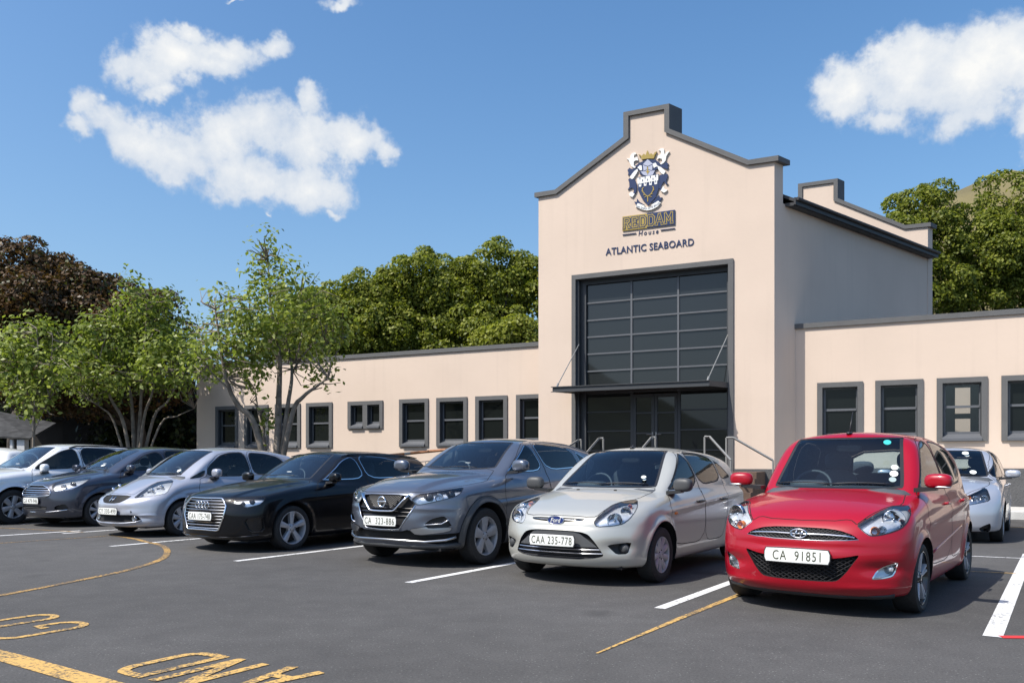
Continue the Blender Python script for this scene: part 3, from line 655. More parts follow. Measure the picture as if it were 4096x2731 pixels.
def interior(car, S, rhd=True):
    c = S.c; hw = S.hw; yb = c['ws'][0][0]; zb = c['cab'][0]
    m = MB(); m.box((-hw + .12, yb - .1, .30), (hw - .12, c['L'] - .45, .36)); m.build('cabin_floor', M['dash'], car)
    d = MB(); d.sbox((0, yb + .28, zb - .10), (2*hw - .26, .62, .34), 5, 8); d.sbox((-.32, yb + .38, zb + .06), (.34, .26, .12), 4, 6); d.build('dashboard', M['dash'], car, smooth=True)
    sy = yb + 1.02
    for sx in (-.36, .36):
        s = MB(); s.sbox((sx, sy, .52), (.50, .52, .20), 4, 6)
        s.sbox((sx, sy + .34, .84), (.47, .17, .66), 3.4, 8, rot=Matrix.Rotation(-.28, 3, 'X')); se = s.build('front_seat', M['seat'], car, smooth=True)
        h = MB(); h.sbox((sx, sy + .46, min(1.26, c['H'] - .27)), (.27, .11, .18), 3, 6); h.build('headrest', M['seat'], se, smooth=True)
    s = MB(); s.sbox((0, sy + 1.0, .55), (1.15, .5, .22), 5, 8); s.sbox((0, sy + 1.32, .84), (1.15, .17, .58), 4, 8, rot=Matrix.Rotation(-.35, 3, 'X'))
    se = s.build('rear_seat', M['seat'], car, smooth=True)
    for sx in (-.36, .36):
        h = MB(); h.sbox((sx, sy + 1.45, min(1.18, c['H'] - .34)), (.25, .10, .15), 3, 6); h.build('headrest', M['seat'], se, smooth=True)
    w = MB(); a = R(66); cx = -.36; cy, cz = yb + .60, zb + .04
    ring = [(cx + .18*math.cos(t), cy + .18*math.sin(t)*math.cos(a), cz + .18*math.sin(t)*math.sin(a)) for t in np.linspace(0, 2*math.pi, 25)[:-1]]
    w.tube(ring, .014, 6, closed=True); w.sbox((cx, cy - .01, cz), (.12, .05, .10), 3, 4)
    for t in (-.1, math.pi + .1): w.tube([(cx, cy, cz), (cx + .175*math.cos(t), cy + .175*math.sin(t)*math.cos(a), cz + .175*math.sin(t)*math.sin(a))], .014, 6)
    w.build('steering_wheel', M['dash'], car, smooth=True)
    zt = S.top_z(0, c['ws'][3][0] + .1); mm = MB(); mm.sbox((0, c['ws'][3][0] + .07, zt - .14), (.23, .035, .065), 4, 6); mm.tube([(0, c['ws'][3][0] + .07, zt - .12), (0, c['ws'][3][0] + .05, zt - .04)], .008, 6)
    mm.build('rear_view_mirror', M['black'], car, smooth=True)
def ws_disc(car, S, x, t, r=.04, name='licence_disc', mt=None):
    """a paper disc stuck inside the windscreen; t = height fraction up the glass"""
    z0, z1 = S.c['ws'][0][1] + .05, S.c['ws'][3][1] - .03; z = z0 + (z1 - z0)*t; e = .01
    y = float(S.front_y(x, z)[0]); P = np.array([[abs(x), y, z]]); n = S.normals(P)[0]; n[0] *= 1 if x > 0 else -1
    n = Vector(n); u = Vector((1, 0, 0)); u = (u - n*u.dot(n)).normalized(); v = n.cross(u); p = Vector((x, y, z)) + n*.003
    m = MB(); V = [p + u*r*math.cos(a) + v*r*math.sin(a)*1.0 for a in np.linspace(0, 2*math.pi, 21)[:-1]]; m.add(V, [tuple(range(20))])
    return m.build(name, mt or M['sticker'], car)
def wipers(car, S):
    c = S.c; yb, zb = c['ws'][0]
    for x0, x1 in ((-.55, -.02), (-.05, .50)):
        P = []
        for i, t in enumerate(np.linspace(0, 1, 7)):
            x = x0 + (x1 - x0)*t; z = zb + .045 + .012*math.sin(t*3.1) ; P.append((x, float(S.front_y(abs(x), z)[0]) - .012, z))
        MB().tube(P, .0055, 5).build('wiper', M['black'], car, smooth=True)
def make_car(key, name, label, opt):
    c = SPEC[key]; S = Shape(c); x0, y0, ps = POSE[key]; ft = FEAT.get(key, {}); sw = SIDEW[key]
    car = empty(name, (x0, y0, 0), -R(ps)); tag(car, label, 'car', 'cars parked in a row of bays')
    H_ = Half(S, opt.get('st', .03)); hw = S.hw
    pt = opt['paint']; P2 = lambda n: [DIRS[ft[n][0]][1](p) for p in ft[n][1]]
    # --- cuts
    H_.cut('front_bumper', 'S', [(-.2, 0), (-.2, opt['bz']), (.12, opt['bz']), (.35, opt['bz'] - .02), (c['foh'] - .18, opt['bz'] - .05), (c['foh'] - .10, .2), (c['foh'] - .1, 0)], soft=0) if 0 else None
    if 'bonnet' in ft: H_.cut('bonnet', 'T', P2('bonnet'))
    if 'windscreen' in ft: H_.cut('windscreen', 'F', P2('windscreen'))
    else:
        wb_, wt = c['ws'][0], c['ws'][3]; H_.cut('windscreen', 'F', [(-.03, wb_[1] + .005), (.60, wb_[1] + .01), (.62, wb_[1] + .06), (.50, wt[1] - .035), (.44, wt[1] - .012), (-.03, wt[1])])
        H_.cut('bonnet', 'T', [(-.03, .12), (.35, .16), (.55, .42), (.66, .7), (.64, wb_[0] + .02), (.58, wb_[0] + .09), (-.03, wb_[0] - .02)])
    for d in ('d1', 'd2'): H_.cut({'d1': 'front_door', 'd2': 'rear_door'}[d], 'S', sw[d], soft=2, nx=.22)
    for w, nm in (('w1', 'front_window'), ('w2', 'rear_window'), ('w3', 'quarter_window')):
        if w in sw: H_.cut(nm, 'S', sw[w], soft=2, nx=.22)
    bz = [p[1] for p in c['back']]; H_.cut('tailgate_glass', 'B', [(-.03, c['cab'][0] + .08), (.5, c['cab'][0] + .08), (.44, c['back'][0][1] - .14), (-.03, c['back'][0][1] - .10)])
    for nm in ('upper_grille', 'lower_grille', 'headlight', 'foglight', 'lower_panel'):
        if nm in ft: H_.cut(nm, ft[nm][0], P2(nm), soft=1)
    for q in opt.get('extra', []): H_.cut(q[0], q[1], q[2], soft=q[3] if len(q) > 3 else 1)
    # --- wheel arches
    ra = S.ra; cl = opt.get('clad')
    for yw in (c['foh'], c['foh'] + c['wb']):
        circ = lambda rr: [(yw + rr*math.cos(a), c['r'] + rr*math.sin(a)) for a in np.linspace(0, 2*math.pi, 41)[:-1]]
        if cl: H_.cut('arch_cladding', 'S', circ(ra + cl), soft=0)
        H_.cut('_arch', 'S', circ(ra), soft=0)
    if cl:
        H_.cut('sill_cladding', 'S', [(c['foh'] + ra, .0), (c['foh'] + ra*.98, c['zb'] + .17), (c['foh'] + c['wb'] - ra*.98, c['zb'] + .19), (c['foh'] + c['wb'] - ra, 0)], soft=0)
    kill = H_.names.index('_arch'); bmesh.ops.delete(H_.bm, geom=[f for f in H_.bm.faces if f[H_.zl] == kill and f.calc_center_median().x > .42], context='FACES')
    for f in H_.bm.faces:
        if f[H_.zl] == kill: f[H_.zl] = 0
    Z = {n: H_.zone(n) for n in H_.names}
    pm = [pt, M['seam']]
    skin('body', Z['body'], pm, car)
    if Z.get('bonnet'): skin('bonnet', Z['bonnet'], pm, car, gap=.008)
    ws = skin('windscreen', Z['windscreen'], [M['glass'], M['black']], car, off=-.003, gap=.030)
    if Z.get('tailgate_glass'): skin('tailgate_glass', Z['tailgate_glass'], [M['glass'], M['black']], car, off=-.003, gap=.03)
    for sd in (1, -1):
        for nm in ('front_door', 'rear_door'):
            d = skin(nm, Z[nm], pm, car, sd, gap=.008)
            # handle
            ye = max(p[0] for p in sw['d1' if nm == 'front_door' else 'd2'] if .9 < p[1] < 1.16) - (.17 if nm == 'front_door' else .22); zh = opt.get('hz', c['cab'][0] - .10)
            xs = S.side_x(ye, zh); h = MB(); h.sbox((sd*(xs + .022), ye, zh), (.022, .20, .026), 4, 6); h.sbox((sd*(xs + .008), ye - .08, zh), (.03, .03, .024), 4, 4); h.sbox((sd*(xs + .008), ye + .08, zh), (.03, .03, .024), 4, 4)
            h.build('door_handle', opt.get('handle', pt), d, smooth=True)
        trim = opt.get('wtrim', M['black'])
        for nm in ('front_window', 'rear_window', 'quarter_window'):
            if Z.get(nm): skin(nm, Z[nm], [M['sideglass'], trim], car, sd, off=-.002, gap=.013)
        for nm in ('arch_cladding', 'sill_cladding'):
            if Z.get(nm): skin(nm, Z[nm], [M['greyplastic'], M['seam']], car, sd, off=.006, gap=.003)
        for yw in (c['foh'], c['foh'] + c['wb']):
            k = MB(); V = []; an = np.linspace(-.25, math.pi + .25, 25)
            for t in an:
                yy, zq = yw + ra*math.cos(t), c['r'] + ra*math.sin(t); xe = S.side_x(yy, max(zq, c['zb'] + .05)) - .004
                V += [(sd*xe, yw + (ra + .002)*math.cos(t), c['r'] + (ra + .002)*math.sin(t)), (sd*(xe - .03), yw + (ra + .012)*math.cos(t), c['r'] + (ra + .012)*math.sin(t)), (sd*.40, yw + (ra + .012)*math.cos(t), c['r'] + (ra + .012)*math.sin(t)), (sd*.40, yw, c['r'])]
            k.add(V, [(4*i + j, 4*i + j + 1, 4*i + j + 5, 4*i + j + 4) for i in range(24) for j in range(3)])
            k.build('wheel_arch_liner', M['dark'], car, norm=False)
            make_wheel(car, S, sd > 0, yw, opt['wheel'])
        # lamps
        if Z.get('headlight'):
            lm = tub('headlight', Z['headlight'], .045, [opt.get('lampback', M['reflector']), M['gloss_black']], car, sd)
            skin('lamp_lens', Z['headlight'], [M['lens'], M['black']], lm, sd, off=.002, gap=.007)
            V = Z['headlight'][0]; N = Z['headlight'][1]
            for (tx, tz, rr, kind) in opt['lamps']:
                # point inside the lamp at fractions of its diagonal-view box
                U = V[:, 0]*math.cos(_a) + V[:, 1]*math.sin(_a); u = U.min() + (U.max() - U.min())*tx; zz = V[:, 2].min() + (V[:, 2].max() - V[:, 2].min())*tz
                i = np.argmin((U - u)**2 + (V[:, 2] - zz)**2); p, nn = V[i], N[i]; q = p - nn*.028
                b = MB(); axis = np.array([math.sin(_a)*.55, -math.cos(_a), -.05]); axis /= np.linalg.norm(axis); A = Vector(axis)
                rot = A.to_track_quat('Z', 'Y').to_matrix()
                prof = {'bowl': [(.001, -.035), (rr*.35, -.03), (rr*.7, -.015), (rr*.95, .012), (rr, .016), (rr*1.03, .008), (rr*1.03, -.02)], 'ball': [(.001, .012), (rr*.4, .010), (rr*.75, .002), (rr*.95, -.012), (rr*1.12, -.006), (rr*1.12, -.03)]}['ball' if kind == 'ball' else 'bowl']
                mb = MB(); mb.lathe(prof, (0, 0, 0), 'z', 20)
                if kind == 'bowl': mb.sbox((0, 0, -.012), (rr*.35, rr*.35, .03), 2, 4)
                mb.v = [tuple(rot @ Vector(v) + Vector(q)) for v in mb.v]
                if sd < 0: mb.v = mirror_pts(mb.v)
                mb.build('lamp_reflector' if kind != 'amber' else 'indicator', {'bowl': M['chrome'], 'ball': M['gloss_black'], 'amber': M['orange']}[kind], lm, smooth=True)
        if Z.get('foglight'):
            fg = tub('foglight_recess', Z['foglight'], opt.get('fogd', .045), [opt.get('fogback', M['black']), opt.get('fogwall', M['black'])], car, sd)
            if opt.get('foglens'): skin('lamp_lens', Z['foglight'], [M['lens'], opt.get('fogring', M['black'])], fg, sd, off=.001, gap=.010)
            if opt.get('fog'):
                fx, fz, fr = opt['fog']; fy = float(S.front_y(fx, fz)[0]) + .02
                b = MB(); b.lathe([(.001, -.014), (fr*.6, -.012), (fr*.92, -.004), (fr, .004), (fr*1.12, .0), (fr*1.14, .05)], (sd*fx, fy, fz), 'y', 20)
                b.build('foglight', opt.get('fogmat', M['reflector']), car, smooth=True)
        if Z.get('lower_panel'): skin('bumper_insert', Z['lower_panel'], [M['dullchrome'], M['seam']], car, sd, off=.008, gap=.004)
        for nm, mt, of in opt.get('extra_skin', []):
            if Z.get(nm): skin(nm, Z[nm], [mt, M['seam']], car, sd, off=of, gap=.003)
        mx, my, mz, ms = opt['mirror']; mirror_part(car, S, mx, my, mz, ms, opt.get('mmat', pt), sd, my + .06, M['black'])
    for nm, mt, of in opt.get('extra_mid', []):
        if Z.get(nm): skin(nm, Z[nm], [mt, M['seam']], car, 0, off=of, gap=.003)
    if Z.get('upper_grille'): tub('upper_grille', Z['upper_grille'], opt.get('ugd', .03), [opt.get('ugm', M['dark']), opt.get('ugw', M['gloss_black'])], car, 0)
    if Z.get('lower_grille'): tub('lower_grille', Z['lower_grille'], opt.get('lgd', .05), [opt.get('lgm', M['dark']), opt.get('lgw', pt)], car, 0)
    # dark floor
    fl = MB(); fl.box((-hw + .2, .25, c['zb'] - .015), (hw - .2, c['L'] - .3, c['zb'] + .02)); fl.build('underbody', M['dark'], car)
    interior(car, S); wipers(car, S)
    for a in opt.get('discs', []): ws_disc(car, S, *a)
    if 'plate' in opt: plate(car, S, *opt['plate'])
    H_.bm.free(); return car, S
# ------------------------------------------------------------------ the cars
def lattice(car, S, poly, pitch, slope, dep, r, mt, name='grille_mesh'):
    hwf = half_width(poly); zs = [p[2] for p in poly]; z0, z1 = min(zs) + .006, max(zs) - .006; m = MB(); W = max(p[0] for p in poly)
    k = -W - (z1 - z0)/slope
    while k < W + (z1 - z0)/slope:
        for sg in (1, -1):
            P = []
            for z in np.linspace(z0, z1, 10):
                x = k + sg*(z - (z0 + z1)/2)/slope
                if abs(x) < hwf(z) - .004: P.append((x, z))
                else:
                    if len(P) > 1: break
                    P = []
            if len(P) > 1:
                ys = S.front_y(np.abs([p[0] for p in P]), np.array([p[1] for p in P])) + dep
                m.tube([(p[0], y, p[1]) for p, y in zip(P, ys)], r, 4)
        k += pitch
    return m.build(name, mt, car)
def front_line(S, pts, off):
    return [(x, float(S.front_y(abs(x), z)[0]) - off, z) for x, z in pts]
def sym(pts): return [(-x, z) for x, z in pts[::-1] if x > 1e-6] + list(pts)
def ring(S, cx, cz, rx, rz, off, n=28):
    y = float(S.front_y(abs(cx), cz)[0]) - off
    return [(cx + rx*math.cos(a), y, cz + rz*math.sin(a)) for a in np.linspace(0, 2*math.pi, n + 1)[:-1]]
def antenna(car, S, y, l=.16):
    z = S.top_z(0, y); m = MB(); m.sbox((0, y, z + .006), (.05, .09, .03), 3, 4); m.tube([(0, y, z + .01), (0, y + l*.55, z + l)], [.007, .003], 6); m.build('aerial', M['black'], car, smooth=True)

P_red = paint('red_paint', (.32, .0008, .012), .0, .34, .7, .35)
car, S = make_car('red', 'small_hatchback', 'bright red small hatchback, the nearest car, with a mesh grille', dict(
    paint=P_red, st=.026, bz=.66, lamps=[(.60, .60, .085, 'bowl'), (.24, .22, .034, 'amber'), (.36, .30, .03, 'bowl')],
    wheel=dict(rim=.222, n=5, w=(.012, .016), twin=(-.11, .11), lean=.0, mat=M['gloss_black'], smat=2, mat2=M['alloy'], tw=.2),
    mirror=(.86, 1.0, 1.08, (.215, .13, .128)), plate=('CA  91851', -.018, .484, .52, .113, -.06), discs=[(.47, .22, .035), (.465, .36, .03)],
    foglens=True, fogback=M['reflector'], fogwall=M['gloss_black'], fogd=.03, fogring=M['chrome'], fog=(.63, .40, .034), ugd=.02, lgd=.06, lgw=M['black'], hz=.86))
f = FEAT['red']
lattice(car, S, f['lower_grille'][1], .052, .62, .02, .0045, M['black'])
lattice(car, S, f['upper_grille'][1], .036, .62, .010, .003, M['black'])
MB().tube(front_line(S, sym([(0, .657), (.2, .661), (.36, .655), (.42, .645)]), -.002), .011, 8, flat=.8).build('grille_bar', M['chrome'], car, smooth=True)
MB().tube(front_line(S, sym([(0, .612), (.2, .614), (.36, .622), (.45, .631)]), .0), .004, 6).build('grille_trim', M['chrome'], car, smooth=True)
b = MB(); b.tube(ring(S, 0, .662, .066, .035, .014), .0065, 8, closed=True)
yb = float(S.front_y(0, .662)[0]) - .014
for a, c in (((-.034, -.024), (-.012, .026)), ((.012, -.026), (.034, .024)), ((-.028, -.006), (.028, .006))): b.tube([(a[0], yb, .662 + a[1]), (c[0], yb, .662 + c[1])], .0065, 6)
b.build('badge', M['chrome'], car, smooth=True); antenna(car, S, 1.53, .22)
ws_disc(car, S, .40, .93, .032, 'windscreen_sticker', mat('teal_sticker', (.03, .42, .42), .5)); ws_disc(car, S, .47, .09, .03, 'windscreen_sticker', mat('grey_sticker', (.30, .38, .38), .6))
MB().tube(front_line(S, sym([(0, .172), (.3, .174), (.55, .18), (.66, .19)]), -.012), .026, 8).build('bumper_lip', M['black'], car, smooth=True)
for sx in (1, -1):
    xs = [S.side_x(y, .47 + (y - 1.2)*.10) for y in np.linspace(1.15, 2.55, 10)]
    MB().tube([(sx*(x - .002), y, .47 + (y - 1.2)*.10) for x, y in zip(xs, np.linspace(1.15, 2.55, 10))], .012, 6).build('side_moulding', P_red, car, smooth=True)
    ln = MB(); ln.sbox((sx*.90, .945, 1.03), (.12, .02, .014), 4, 4); ln.build('mirror_indicator', M['lens'] if 0 else M['dullchrome'], car, smooth=True)

P_si = paint('silver_paint', (.50, .495, .45), .4, .34, .7)
car, S = make_car('figo', 'silver_hatchback', 'pale silver hatchback with black door mirrors, beside the red car', dict(
    paint=P_si, st=.028, bz=.6, lamps=[(.42, .30, .075, 'bowl'), (.66, .66, .05, 'bowl'), (.80, .84, .022, 'amber')], lampback=M['reflector'],
    wheel=dict(rim=.188, n=9, w=(.030, .038), lean=.05, mat=M['alloy'], tw=.185), mmat=M['greyplastic'], handle=M['black'],
    mirror=(.925, 1.14, 1.0, (.21, .12, .145)), plate=('CAA 235-778', -.03, .458, .52, .113, -.04), discs=[(.42, .2, .028), (.43, .12, .02)],
    fog=(.655, .385, .042), fogmat=M['greyplastic'], fogd=.06, ugd=.012, ugw=P_si, lgd=.045, hz=.80))
f = FEAT['figo']
MB().tube(front_line(S, sym([(0, .660), (.2, .661), (.29, .664)]), -.002), .008, 6, flat=.7).build('grille_bar', M['dullchrome'], car, smooth=True)
b = MB(); b.prism([(.092*math.cos(a), .040*math.sin(a)) for a in np.linspace(0, 2*math.pi, 33)[:-1]], .02, lambda u, v, d: (u, float(S.front_y(0, .655)[0]) - .016 + d, .655 + v)); bd = b.build('badge', mat('badge_blue', (.01, .03, .16), .25, coat=1), car)
MB().tube(ring(S, 0, .655, .094, .042, .016), .005, 6, closed=True).build('badge_rim', M['chrome'], bd, smooth=True)
me = text_mesh('Ford', 'badge_lettering', M['white'], 1., bold=.008, shear=.3); fit_mesh(me, (-.06, -.022, .06, .024), lambda u, v, q: (u, float(S.front_y(0, .655)[0]) - .0175, .655 + v)); link('badge_lettering', me, bd)
hwf = half_width(f['lower_grille'][1])
xs = np.linspace(-1, 1, 17); m = MB(); V = []; 
for zz in (.552, .40):
    w = hwf(zz) - .012
    V += [(x*w, float(S.front_y(abs(x*w), zz)[0]) + .012, zz) for x in xs]
m.add(V, [(i, i+1, i + 18, i + 17) for i in range(16)]); m.build('plate_panel', M['greyplastic'], car, smooth=True)
bars(car, S, (.375, .335), lambda z: hwf(z) - .01, .012, M['dullchrome'], .007); bars(car, S, (.355, .31, .29), lambda z: hwf(z) - .01, .03, M['black'], .007)
antenna(car, S, 1.85, .05)
for sx in (1, -1):
    o = MB(); x = S.side_x(1.15, .70); o.sbox((sx*x, 1.15, .70), (.02, .09, .035), 3, 4); o.build('side_indicator', M['orange'], car, smooth=True)
for sx in (-.23, .23):
    z = S.top_z(sx, .93); o = MB(); o.sbox((sx, .93, z + .004), (.035, .03, .016), 3, 4); o.build('washer_jet', M['black'], car, smooth=True)

P_gr = paint('gunmetal_paint', (.125, .142, .18), .6, .3)
car, S = make_car('qash', 'grey_crossover', 'dark grey crossover with a chrome V grille and black wheel arch cladding', dict(
    paint=P_gr, st=.03, bz=.7, lamps=[(.30, .42, .05, 'ball'), (.52, .5, .05, 'bowl'), (.74, .62, .048, 'ball')], lampback=M['reflector'], clad=.075, wtrim=M['chrome'],
    wheel=dict(rim=.238, n=5, w=(.042, .072), mat=M['alloy'], tw=.22), mirror=(1.0, 1.49, 1.2, (.23, .14, .155)), plate=('CA  323-886', -.03, .548, .52, .113, -.03),
    discs=[(.34, .17, .037)], fogd=.05, ugd=.035, ugw=M['gloss_black'], lgd=.05, lgw=M['black'], hz=.97))
f = FEAT['qash']
for off, wd, mt, nm in ((.012, .026, M['chrome'], 'chrome_vee'),):
    P = front_line(S, [(.372, .862), (.30, .79), (.205, .688), (.18, .672), (.12, .668), (0, .666)], off); P = P + mirror_pts(P[:-1])[::-1]
    MB().tube(P, wd, 6, flat=.5).build(nm, mt, car, smooth=True)
    MB().tube(front_line(S, sym([(0, .446), (.26, .456), (.365, .598), (.452, .738)][0:4]), .004), .008, 6).build('grille_trim', M['chrome'], car, smooth=True)
lattice(car, S, [(.31, 0, .86), (.16, 0, .69), (0, 0, .69), (0, 0, .86)], .04, .5, .02, .006, M['black'])
bars(car, S, (.70, .655, .61, .49), lambda z: half_width(f['upper_grille'][1])(z) - .01, .02, M['gloss_black'], .008)
b = MB(); b.tube(ring(S, 0, .775, .058, .058, .022), .009, 8, closed=True); y = float(S.front_y(0, .775)[0]) - .024; b.sbox((0, y, .775), (.15, .014, .022), 6, 4); b.build('badge', M['chrome'], car, smooth=True)
for sx in (1, -1):
    MB().tube([(sx*p[0], p[1], p[2]) for p in front_line(S, [(.555, .512), (.72, .525), (.77, .56), (.785, .575)], .004)], .008, 6).build('foglight_trim', M['chrome'], car, smooth=True)
MB().tube(front_line(S, sym([(0, .330), (.35, .325), (.55, .315), (.75, .335), (.83, .37)]), .0), .020, 8, flat=.8).build('skid_plate', M['dullchrome'], car, smooth=True)
MB().tube(front_line(S, sym([(0, .265), (.4, .262), (.7, .262), (.84, .275)]), -.01), .035, 8).build('bumper_lip', M['greyplastic'], car, smooth=True)

P_bk = paint('black_paint', (.002, .0025, .004), .0, .3, .45, .2)
car, S = make_car('audi', 'black_hatchback', 'glossy black hatchback with a tall chrome framed grille and five spoke wheels', dict(
    paint=P_bk, st=.03, bz=.6, lamps=[(.35, .42, .03, 'ball'), (.62, .5, .034, 'ball')], lampback=M['reflector'], wtrim=M['chrome'],
    wheel=dict(rim=.236, n=5, w=(.026, .046), mat=M['alloy'], tw=.22), mirror=(.99, 1.57, 1.02, (.21, .13, .14)), plate=('CAA 175-748', -.022, .498, .52, .113, -.03),
    discs=[(.36, .16, .037)], fogback=M['gloss_black'], ugd=.04, lgd=.05, hz=.84))
f = FEAT['audi']; ug = half_width(f['upper_grille'][1])
bars(car, S, [.335 + .042*i for i in range(10)], lambda z: ug(z) - .008, .008, M['dullchrome'], .0065)
P = front_line(S, [(0, .744), (.325, .747), (.36, .735), (.446, .645), (.433, .504), (.35, .32), (.31, .307), (0, .312)], .006)
MB().tube(P + mirror_pts(P[1:-1])[::-1], .012, 8, closed=True).build('grille_frame', M['chrome'], car, smooth=True)
b = MB(); 
for i in range(4): b.tube(ring(S, (-.102 + .068*i), .655, .046, .046, .020), .007, 8, closed=True)
b.build('badge', M['chrome'], car, smooth=True)
for sx in (1, -1):
    xs = np.linspace(2.1, 3.9, 12); z0 = [S.top_z(.56, y) + .012 for y in xs]
    MB().tube([(sx*.575, y, z) for y, z in zip(xs, z0)], [.006] + [.014]*10 + [.006], 6).build('roof_rail', M['gloss_black'], car, smooth=True)
MB().tube(front_line(S, sym([(0, .215), (.4, .215), (.7, .23), (.82, .25)]), .004), .012, 6).build('bumper_lip', M['gloss_black'], car, smooth=True)

P_jz = paint('silver_blue_paint', (.40, .415, .47), .4, .32)
car, S = make_car('jazz', 'silver_blue_hatchback', 'bluish silver hatchback with sweeping pale headlights, left of the black hatchback', dict(
    paint=P_jz, st=.034, bz=.55, lamps=[(.42, .40, .06, 'bowl'), (.66, .62, .06, 'bowl'), (.22, .15, .03, 'bowl')], lampback=M['reflector'],
    wheel=dict(rim=.205, n=7, w=(.030, .048), mat=M['alloy'], tw=.19), mirror=(.935, 1.42, 1.06, (.20, .14, .15)), plate=('CY 330-499', -.014, .434, .52, .113, -.02),
    discs=[(.36, .12, .037)], ugd=.02, lgd=.045, hz=.86))
f = FEAT['jazz']; ug = half_width(f['upper_grille'][1])
bars(car, S, [.57 + .016*i for i in range(8)], lambda z: ug(z) - .006, .010, M['greyplastic'], .004)
b = MB(); y0 = float(S.front_y(0, .63)[0]) - .012
for a, c in (((-.034, .592), (-.045, .672)), ((.034, .592), (.045, .672)), ((-.038, .63), (.038, .63))): b.tube([(a[0], float(S.front_y(0, a[1])[0]) - .012, a[1]), (c[0], float(S.front_y(0, c[1])[0]) - .012, c[1])], .008, 6)
b.build('badge', M['chrome'], car, smooth=True)
for sx in (1, -1):
    b = MB(); fx, fz, fr = .50, .32, .042; fy = float(S.front_y(fx, fz)[0]) + .012; b.lathe([(.001, .0), (fr*.8, .004), (fr, -.006), (fr*1.15, .004), (fr*1.2, .04)], (sx*fx, fy, fz), 'y', 20); b.build('foglight', M['dullchrome'], car, smooth=True)
MB().tube(front_line(S, sym([(0, .235), (.35, .24), (.55, .262), (.63, .29)]), .006), .013, 6).build('bumper_lip', P_jz, car, smooth=True)
b = MB(); b.lathe([(.001, -.001), (.02, -.001), (.022, .004)], (.47, float(S.front_y(.47, .43)[0]), .43), 'y', 16); b.build('towing_eye_cover', M['black'], car, smooth=True)

P_fd = paint('slate_paint', (.055, .062, .085), .6, .28)
car, S = make_car('ford', 'slate_hatchback', 'slate grey car with a wide chrome barred grille and the plate CA 479-946', dict(
    paint=P_fd, st=.038, bz=.6, lamps=[(.36, .40, .05, 'bowl'), (.62, .55, .05, 'ball')], lampback=M['reflector'],
    wheel=dict(rim=.215, n=7, w=(.022, .038), mat=M['alloy'], tw=.2), mirror=(.955, 1.45, 1.13, (.20, .13, .14)), plate=('CA 479-946', -.014, .507, .52, .113, -.02),
    discs=[(.33, .12, .045), (.38, .22, .034)], ugd=.03, lgd=.04, hz=.92))
f = FEAT['ford']; ug = half_width(f['upper_grille'][1])
bars(car, S, [.625 + .042*i for i in range(4)], lambda z: ug(z) - .012, .004, M['chrome'], .010, flat=.8)
P = front_line(S, [(0, .80), (.22, .80), (.38, .758), (.486, .673), (.476, .625), (.40, .595), (0, .593)], .004)
MB().tube(P + mirror_pts(P[1:-1])[::-1], .010, 6, closed=True).build('grille_frame', M['chrome'], car, smooth=True)
bars(car, S, (.345, .375, .405), lambda z: .40, .01, M['greyplastic'], .006)
MB().tube(front_line(S, sym([(0, .29), (.45, .30), (.62, .32), (.76, .345)]), .004), .011, 6).build('bumper_trim', M['chrome'], car, smooth=True)

P_wh = paint('silver_white_paint', (.74, .75, .76), .2, .32)
FEAT['suv'] = {'headlight': ('D', [(.45,.12,.80),(.50,.2,.90),(.62,.4,.94),(.76,.62,.97),(.82,.55,.90),(.78,.42,.82),(.6,.2,.76)]), 'upper_grille': ('F', [(-.03,0,.85),(.36,0,.84),(.40,0,.76),(.34,0,.70),(-.03,0,.70)]),
               'lower_grille': ('F', [(-.03,0,.46),(.5,0,.46),(.55,0,.38),(.5,0,.33),(-.03,0,.33)])}
car, S = make_car('suv', 'silver_crossover', 'silvery white crossover with black roof rails, at the far end of the row', dict(
    paint=P_wh, st=.042, bz=.6, lamps=[(.4, .5, .055, 'bowl'), (.65, .6, .05, 'bowl')], lampback=M['reflector'],
    wheel=dict(rim=.232, n=6, w=(.040, .056), mat=M['alloy'], tw=.21), mirror=(1.0, 1.47, 1.13, (.20, .15, .17)), discs=[(.4, .14, .04)], hz=.98))
for sx in (1, -1):
    ys = np.linspace(2.2, 4.0, 12); zz = [S.top_z(.62, y) for y in ys]
    MB().tube([(sx*.64, y, z + (.02 if 0 < i < 11 else -.01)) for i, (y, z) in enumerate(zip(ys, zz))], .018, 6).build('roof_rail', M['black'], car, smooth=True)

P_ya = paint('light_silver_paint', (.50, .52, .57), .5, .3)
car, S = make_car('yaris', 'light_silver_hatchback', 'light silver hatchback parked alone behind the red car near the plinth wall', dict(
    paint=P_ya, st=.036, bz=.55, lamps=[(.40, .45, .05, 'bowl'), (.66, .5, .05, 'bowl'), (.2, .5, .03, 'amber')], lampback=M['dullchrome'],
    wheel=dict(rim=.20, n=6, w=(.03, .045), mat=M['alloy'], tw=.19), mirror=(.95, 1.22, 1.06, (.22, .14, .13)), discs=[(.40, .10, .05), (.28, .92, .05), (.30, .82, .037)], hz=.86))

# a white estate car further back, mostly hidden: the same kind of shell with its own colours
SPEC['back'] = dict(SPEC['suv'], L=4.3); SIDEW['back'] = SIDEW['suv']; POSE['back'] = (-17.0, 21.6, 88.)
car, S = make_car('back', 'white_estate', 'white car seen side on, mostly hidden behind the silvery white crossover at the left edge', dict(
    paint=paint('white_paint', (.78, .78, .78), 0, .3), st=.06, bz=.6, lamps=[], wheel=dict(rim=.23, n=6, w=(.04, .056), mat=M['alloy'], tw=.21), mirror=(1.0, 1.47, 1.13, (.20, .15, .17)), hz=.98))
